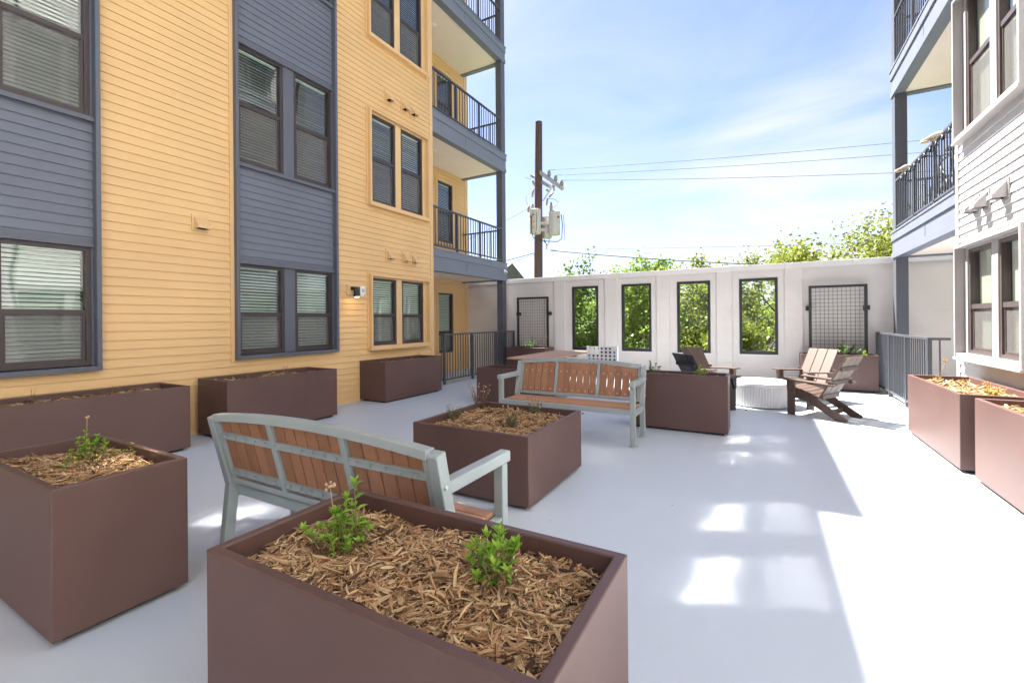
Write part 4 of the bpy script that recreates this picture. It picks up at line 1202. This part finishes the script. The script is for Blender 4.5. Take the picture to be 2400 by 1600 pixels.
for p_, q_ in ((A, Bq), (A, Cq), (Bq, Cq), (Bq, Dq), (Cq, Dq), (Dq, (2.45, 9.5, 3.36))): m.tube([p_, q_], .015, 6)
m.build('frame', M['disc_dark'], t)
m = MB(); m.tube([(2.28, 9.40, 3.95), (2.45, 9.40, 3.92), (2.62, 9.40, 3.95)], .012, 6); m.tube([(2.45, 9.42, 3.82), (2.45, 9.40, 3.92)], .014, 6); m.build('handlebar', M['black'], t)
m = MB(); m.box(2.40, 2.50, 8.72, 8.96, 3.85, 3.90); m.tube([(2.45, 8.85, 3.80), (2.45, 8.85, 3.86)], .012, 6); m.build('saddle', M['black'], t, bevel=.015)

# litter on the floor
m = MB(); rr = random.Random(3); leaf_faces(m, (.70, 5.085, .006), (1, .25, .06), (0, 0, 1), .075, .034, .5, -.12)
tag(m.build('fallen_leaf', M['dry'], None, origin=(.735, 5.095, 0)), 'small curled dry leaf lying alone on the sunlit floor', 'leaf')
for lab, x, y, s in (('small dark pebble on the floor in front of the drum table', -.22, 7.79, .016), ('dark pebble on the floor under the far bench seat', -2.355, 6.41, .018)):
    m = MB(); m.lathe((x, y, 0), [(s*.7, 0), (s, s*.35), (s*.8, s*.8), (s*.2, s)], 9)
    tag(m.build('pebble', M['disc_dark'], None, origin=(x, y, 0), smooth=True), lab, 'pebble')

# ------------------------------------------------------------------ utility pole and lines
PX, PY = -6.68, 14.0; GZ = -2.6
t = thing('utility_pole', 'brown wooden utility pole with crossarms and three grey transformers', 'utility pole', (PX, PY, GZ))
m = MB(); m.tube([(PX-.06, PY, GZ), (PX-.03, PY, 3), (PX, PY, 6), (PX+.03, PY, 8.22)], [.165, .15, .135, .12], 14); m.build('pole', M['pole'], t, smooth=True, autosmooth=radians(40))
def at(px, py, w_):   # photo pixel -> point at camera depth w_
    u, v = (px-1200)/1055, -(py-752)/1055
    c, s = cos(RO), sin(RO); x, y = u*c+v*s, -u*s+v*c
    return Vector((0, 0, CH))+(Fv+Rv*x+Uv*y)*w_
W0 = (Vector((PX, PY, 0))-Vector((0, 0, 0))).dot(Fv)
P_ = lambda x, y, dw=0: at(1240+x/8.711, 380+y/8.711, W0+dw)
Q_ = lambda x, y, dw=0: at(1180+x/3.733, 260+y/3.733, W0+dw)
a1, a2 = P_(255, 230, -.15), P_(690, 545, -1.1)
arm2a, arm2b = P_(45, 270, .5), P_(420, 500, -.4)
m = MB(); m.bar(a1-(a2-a1)*.18, a2, .09, .115); m.build('crossarm', M['galv'], t, bevel=.006)
m = MB(); m.bar(arm2a, arm2b, .09, .10); m.build('crossarm', M['galv'], t, bevel=.006)
m = MB(); m.bar(P_(520, 420, -.7), P_(290, 790, -.1), .05, .02); m.build('arm_brace', M['galv'], t)
tops = []
for x, y0, y1, dw in ((410, 165, 330, -.5), (545, 270, 420, -.8), (668, 372, 520, -1.05)):
    p0, p1 = P_(x, y1, dw), P_(x, y0, dw); h = (p1-p0).length
    m = MB(); m.lathe(p0, [(.03, 0), (.035, h*.25), (.065, h*.3), (.05, h*.42), (.066, h*.47), (.05, h*.58), (.066, h*.63), (.05, h*.76), (.04, h*.9), (.02, h)], 14); m.build('insulator', M['porcelain'], t, smooth=True); tops.append(p1)
for (xa, ya, xb, yb) in ((410, 720, 495, 610), (65, 360, 110, 480), (350, 560, 400, 600), (380, 740, 358, 890), (90, 540, 65, 715), (490, 420, 515, 590)):
    m = MB(); m.tube([P_(xa, ya, -.25), P_((xa+xb)/2, (ya+yb)/2, -.25), P_(xb, yb, -.25)], [.03, .04, .028], 8); m.build('fuse_cutout', M['porcelain'], t, smooth=True)
def tank(x0, x1, yt, yb, dw):
    c0, c1 = Q_((x0+x1)/2, yb, dw), Q_((x0+x1)/2, yt, dw); r = (Q_(x1, yb, dw)-Q_(x0, yb, dw)).length/2; h = c1.z-c0.z
    m = MB(); m.lathe(c0, [(r*.96, 0), (r, .02), (r, h-.06), (r*1.04, h-.05), (r*1.04, h-.02), (r*.8, h), (r*.2, h+.02)], 24); o = m.build('transformer', M['tank'], t, smooth=True, autosmooth=radians(30))
    return c0, r, h, o
c0, r_, h_, o1 = tank(228, 330, 862, 1075, -.45)
c3_, r3, h3, o3 = tank(340, 425, 925, 1115, .15)
c2_, r2_, h2_, o2 = tank(398, 497, 880, 1085, -.25)
m = MB(); m.bar(Q_(330, 985, -.1), Q_(400, 985, -.1), .06, .10); m.bar(Q_(300, 1040, -.1), Q_(400, 1040, -.1), .06, .10); m.build('mounting_bracket', M['galv'], t)
for (x, y, h, par) in ((418, 800, 85, o2), (255, 815, 55, o1), (222, 825, 60, o1)):
    p1, p0 = Q_(x, y, -.35), Q_(x, y+h, -.35); hh = (p1-p0).length
    m = MB(); m.lathe(p0, [(.04, 0), (.06, hh*.2), (.045, hh*.35), (.06, hh*.5), (.04, hh*.7), (.03, hh)], 12); m.build('bushing', M['porcelain'], par, smooth=True)
for (x, y, mat, par) in ((262, 970, M['marker_yellow'], o1), (262, 1022, M['marker_yellow'], o1), (260, 908, M['marker_green'], o1), (240, 925, M['marker_red'], o1), (480, 928, M['marker_red'], o2)):
    q = Q_(x, y, -.45-r_*.93); m = MB(); m.box(q.x-.034, q.x+.034, q.y-.01, q.y+.01, q.z-.03, q.z+.03); m.build('tag', mat, par)
def cable_pts(L, dw): return [Q_(x, y, dw) for x, y in L]
for L, dw, rr_ in (([(245, 930), (246, 1060), (262, 1110), (300, 1125), (380, 1140), (470, 1143), (510, 1120), (516, 1000), (505, 905)], -.75, .014),
                   ([(525, 910), (533, 1020), (530, 1135)], -.7, .009), ([(292, 885), (290, 1000), (283, 1075)], -.85, .009),
                   ([(355, 1125), (378, 1170), (380, 1215)], -.3, .014), ([(400, 1118), (398, 1160), (388, 1178), (350, 1135)], -.3, .012),
                   ([(265, 690), (200, 745), (197, 790), (215, 830)], -.2, .007), ([(395, 765), (450, 775), (485, 800), (460, 830), (440, 845)], -.4, .008), ([(240, 600), (190, 582)], -.1, .006)):
    m = MB(); m.tube(cable_pts(L, dw), rr_, 6); m.build('drop_cable', M['cable'], t)

def line(label, a, b, sag, r, name='power_line', mat=None, group='overhead lines', seg=24):
    m = MB(); a, b = Vector(a), Vector(b)
    pts = [a.lerp(b, i/seg)-Vector((0, 0, sag*4*(i/seg)*(1-i/seg))) for i in range(seg+1)]
    m.tube(pts, r, 5); tag(m.build(name, mat or M['wire'], None, origin=a), label, 'cable', group)
for k, (tp, (ex, ey, ew)) in enumerate(zip(tops, ((2090.7, 315.8, 12.9), (2090, 343, 12.7), (2090, 385, 12.5)))):
    e = at(ex, ey, ew); e2 = tp+(e-tp)*2.4
    line(('topmost of the three parallel power lines running right from the crossarm', 'middle of the three parallel power lines running right from the crossarm', 'lowest of the three parallel power lines running right from the crossarm')[k], tp, e2, .25, .007)
s0 = at(1290, 587, W0); line('thick sagging telephone cable leaving the pole just above the wall', s0, s0+(at(1870, 598, W0-1)-s0)*2.2, .35, .016, 'telephone_cable', M['cable'])
s0 = at(1290, 585, W0); line('thin upper wire leaving the pole above the telephone cable', s0, s0+(at(1900, 566, W0-1)-s0)*2.2, .1, .006)
s0 = at(1270, 588, W0); line('upper cable running left from the pole behind the balcony column', s0, s0+(at(1190, 606, W0)-s0)*6, .1, .012, 'telephone_cable', M['cable'])
s0 = at(1265, 592, W0); line('lower wire running left from the pole behind the balcony column', s0, s0+(at(1190, 614, W0)-s0)*6, .1, .007)
s0 = at(1235, 490, W0); line('thin wire dropping left from the transformers behind the balcony', s0, s0+(at(1190, 511, W0)-s0)*6, .1, .006)
line('dark level cable seen through all four wall openings', at(1150, 687, 17.2), at(2400, 689, 17.2), .0, .018, 'telephone_cable', M['cable'])

# ------------------------------------------------------------------ trees and buildings beyond the wall
def tree(label, x, y, top, rad, n, leaf, mat, seed, name='leafy_tree', bare=False, squash=.75, low=-1.6, twig=True, group='trees beyond the end wall'):
    rr = random.Random(seed); t = thing(name, label, 'tree', (x, y, GZ), group)
    tips = []; m = MB(); H = top-GZ
    def grow(p, d, L, r, lvl):
        n_ = 3; pts = [p]
        for i in range(n_):
            d = (d+Vector((rr.gauss(0, .13), rr.gauss(0, .13), rr.gauss(.05, .08)))).normalized()
            pts.append(pts[-1]+d*L/n_)
        m.tube(pts, r, 7 if lvl < 2 else 4, r*.62)
        if lvl >= 2: tips.extend(pts[1:])
        if lvl < (5 if bare else 4):
            for k in range(rr.choice((2, 3, 3)) if lvl else 5):
                az = rr.uniform(0, 2*pi); sp_ = rr.uniform(.35, .85) if lvl else rr.uniform(.4, 1.0)
                s_ = d.cross(Vector((cos(az), sin(az), .2))).normalized()
                nd = (d*cos(sp_)+s_*sin(sp_)).normalized()
                grow(pts[rr.choice((2, 3))] if lvl else pts[rr.choice((1, 2, 3))], nd, L*rr.uniform(.62, .85), r*.58, lvl+1)
    grow(Vector((x, y, GZ)), Vector((rr.gauss(0, .05), rr.gauss(0, .05), 1)), H*.36, H*.018, 0)
    # fit the skeleton to the wanted crown
    zs = sorted(p.z for p in tips)[int(len(tips)*(.995 if bare else .95))]; k = (top-.15-GZ)/(zs-GZ)
    rads = sorted(sqrt((p.x-x)**2+(p.y-y)**2) for p in tips); kr = rad/rads[int(len(rads)*.80)]
    def fit(v): return Vector((x+(v[0]-x)*kr, y+(v[1]-y)*kr, GZ+(v[2]-GZ)*k))
    m.v = [tuple(fit(v)) for v in m.v]; tips = [fit(p) for p in tips]
    m.build('trunk', M['bark'], t, fix=False, smooth=True)
    if bare: return t
    lm = MB(); V = lm.v; Fc = lm.f
    cl = [(p, rr.uniform(.18, .42)*rad/2.2*rr.choice((.6, 1, 1, 1.25))) for p in tips if p.z > low]
    for _ in range(n):
        p, s_ = rr.choice(cl)
        q = p+Vector((rr.gauss(0, s_*.75), rr.gauss(0, s_*.75), rr.gauss(0, s_*.6)))
        d = Vector((rr.gauss(0, 1), rr.gauss(0, 1), rr.gauss(-.1, .7))).normalized()
        s2 = d.cross(Vector((rr.gauss(0, 1), rr.gauss(0, 1), rr.gauss(0, 1)))).normalized()
        L = leaf*rr.uniform(.6, 1.3); W_ = L*.32
        o = len(V); mid = q+d*L*.5
        V += [tuple(q), tuple(mid+s2*W_), tuple(q+d*L), tuple(mid-s2*W_)]
        Fc.append((o, o+1, o+2, o+3)); lm.mi.append(0)
    lm.build('crown', mat, t, fix=False)
    return t
def tp(px, w_): 
    p = at(px, 752, w_); return p.x, p.y
x, y = tp(1985, 15.5); tree('big bright yellow-green tree rising over the right end of the wall', x, y, 4.2, 2.95, 21000, .105, M['tree_yellow'], 101)
x, y = tp(1850, 16.5); tree('lower yellow-green tree merging into the left side of the big one', x, y, 3.3, 1.6, 9000, .105, M['tree_yellow'], 112)
x, y = tp(1745, 15.5); tree('yellow-green tree filling the fourth wall opening, left of the big one', x, y, 3.3, 2.1, 14000, .13, M['tree_yellow'], 102)
x, y = tp(1640, 19); tree('yellow-green tree behind the third wall opening', x, y, 3.4, 2.3, 14000, .14, M['tree_yellow'], 103)
x, y = tp(1495, 17.5); tree('green tree standing up above the wall between the pole and the bare trees', x, y, 3.65, 1.6, 7500, .15, M['tree_green'], 104)
x, y = tp(1340, 17.5); tree('dark green small tree just right of the utility pole', x, y, 3.15, 1.3, 6000, .15, M['tree_dark'], 105)
x, y = tp(1380, 21); tree('dense green tree behind the first wall opening', x, y, 3.2, 2.7, 14000, .15, M['tree_green'], 106)
x, y = tp(1500, 22); tree('dense dark tree behind the second wall opening', x, y, 3.2, 2.8, 14000, .15, M['tree_dark'], 107)
x, y = tp(1860, 20); tree('spreading yellow-green tree behind the fourth opening and trellis', x, y, 3.9, 3.0, 16000, .15, M['tree_yellow'], 108)
x, y = tp(1790, 25); tree('pale green tree far behind the fourth opening', x, y, 3.4, 2.8, 12000, .16, M['tree_yellow'], 111)
x, y = tp(2170, 17); tree('yellow-green tree hidden mostly behind the pale building\'s column', x, y, 4.3, 2.4, 11000, .14, M['tree_yellow'], 109)
x, y = tp(1590, 26); tree('dense green tree far behind the third opening', x, y, 3.2, 3.4, 10000, .17, M['tree_green'], 110)
for i, (px, w_, tpz) in enumerate(((1625, 34, 5.75), (1688, 34, 5.85), (1655, 40, 6.1))):
    x, y = tp(px, w_); tree(('left one of the bare twiggy trees over the wall', 'right one of the bare twiggy trees over the wall', 'fainter bare twiggy tree between the other two bare trees')[i], x, y, tpz, 1.7, 0, .1, None, 120+i, 'bare_tree', True, group='bare trees over the wall')
# undergrowth that closes the view low through the openings
m = MB(); rr = random.Random(77)
for _ in range(26000):
    u = rr.uniform(1240, 2000); w_ = rr.uniform(19, 34); p = at(u, 752, w_)
    hh = (1.2 if u < 1760 else .5)+.9*sin(u*.021+w_*.7)+.5*sin(u*.057)
    z = GZ+(hh-GZ)*rr.random()**.8
    q = Vector((p.x, p.y, z)); d = Vector((rr.gauss(0, 1), rr.gauss(0, 1), rr.gauss(0, .7))).normalized(); s2 = d.cross(Vector((rr.gauss(0, 1), rr.gauss(0, 1), rr.gauss(0, 1)))).normalized()
    L = rr.uniform(.14, .3); mid = q+d*L*.5; o = len(m.v)
    m.v += [tuple(q), tuple(mid+s2*L*.34), tuple(q+d*L), tuple(mid-s2*L*.34)]; m.f.append((o, o+1, o+2, o+3)); m.mi.append(0)
tag(m.build('undergrowth', M['tree_green'], None, fix=False), kind='stuff')
# pale green shed with a white roof seen through the fourth opening
x, y = tp(1822, 21); t = thing('garden_shed', 'pale green shed with a white overhanging roof, seen through the fourth opening', 'shed', (x, y, GZ))
m = MB(); m.box(x-.42, x+2.4, y, y+2.2, GZ, 1.42); m.build('wall', M['house'], t)
m = MB(); m.box(x-1.15, x+2.8, y-.7, y+2.7, 1.42, 1.56); m.build('roof', M['roof'], t)
m = MB(); m.box(x-.40, x-.30, y-.12, y-.02, GZ, 1.42); m.build('post', M['white'], t)
m = MB(); m.add([(-2, 24, GZ+.004), (6.2, 24, GZ+.004), (12, 60, GZ+.004), (3, 60, GZ+.004)], [(0,1,2,3)]); tag(m.build('path', M['base_grey']), kind='structure')
# grey gable beyond the pole
x, y = tp(1112, 24); t = thing('house', 'grey gabled house mostly hidden behind the yellow building\'s balcony column', 'house', (x, y, GZ))
m = MB(); m.box(x-4, x+.6, y, y+5, GZ, 3.3); m.build('wall', M['house_grey'], t)
m = MB(); m.prism([(y-.4, 3.25), (y+5.4, 3.25), (y+2.5, 4.7)], 'x', x-4.3, x+.95); m.build('roof', M['roof_dark'], t)
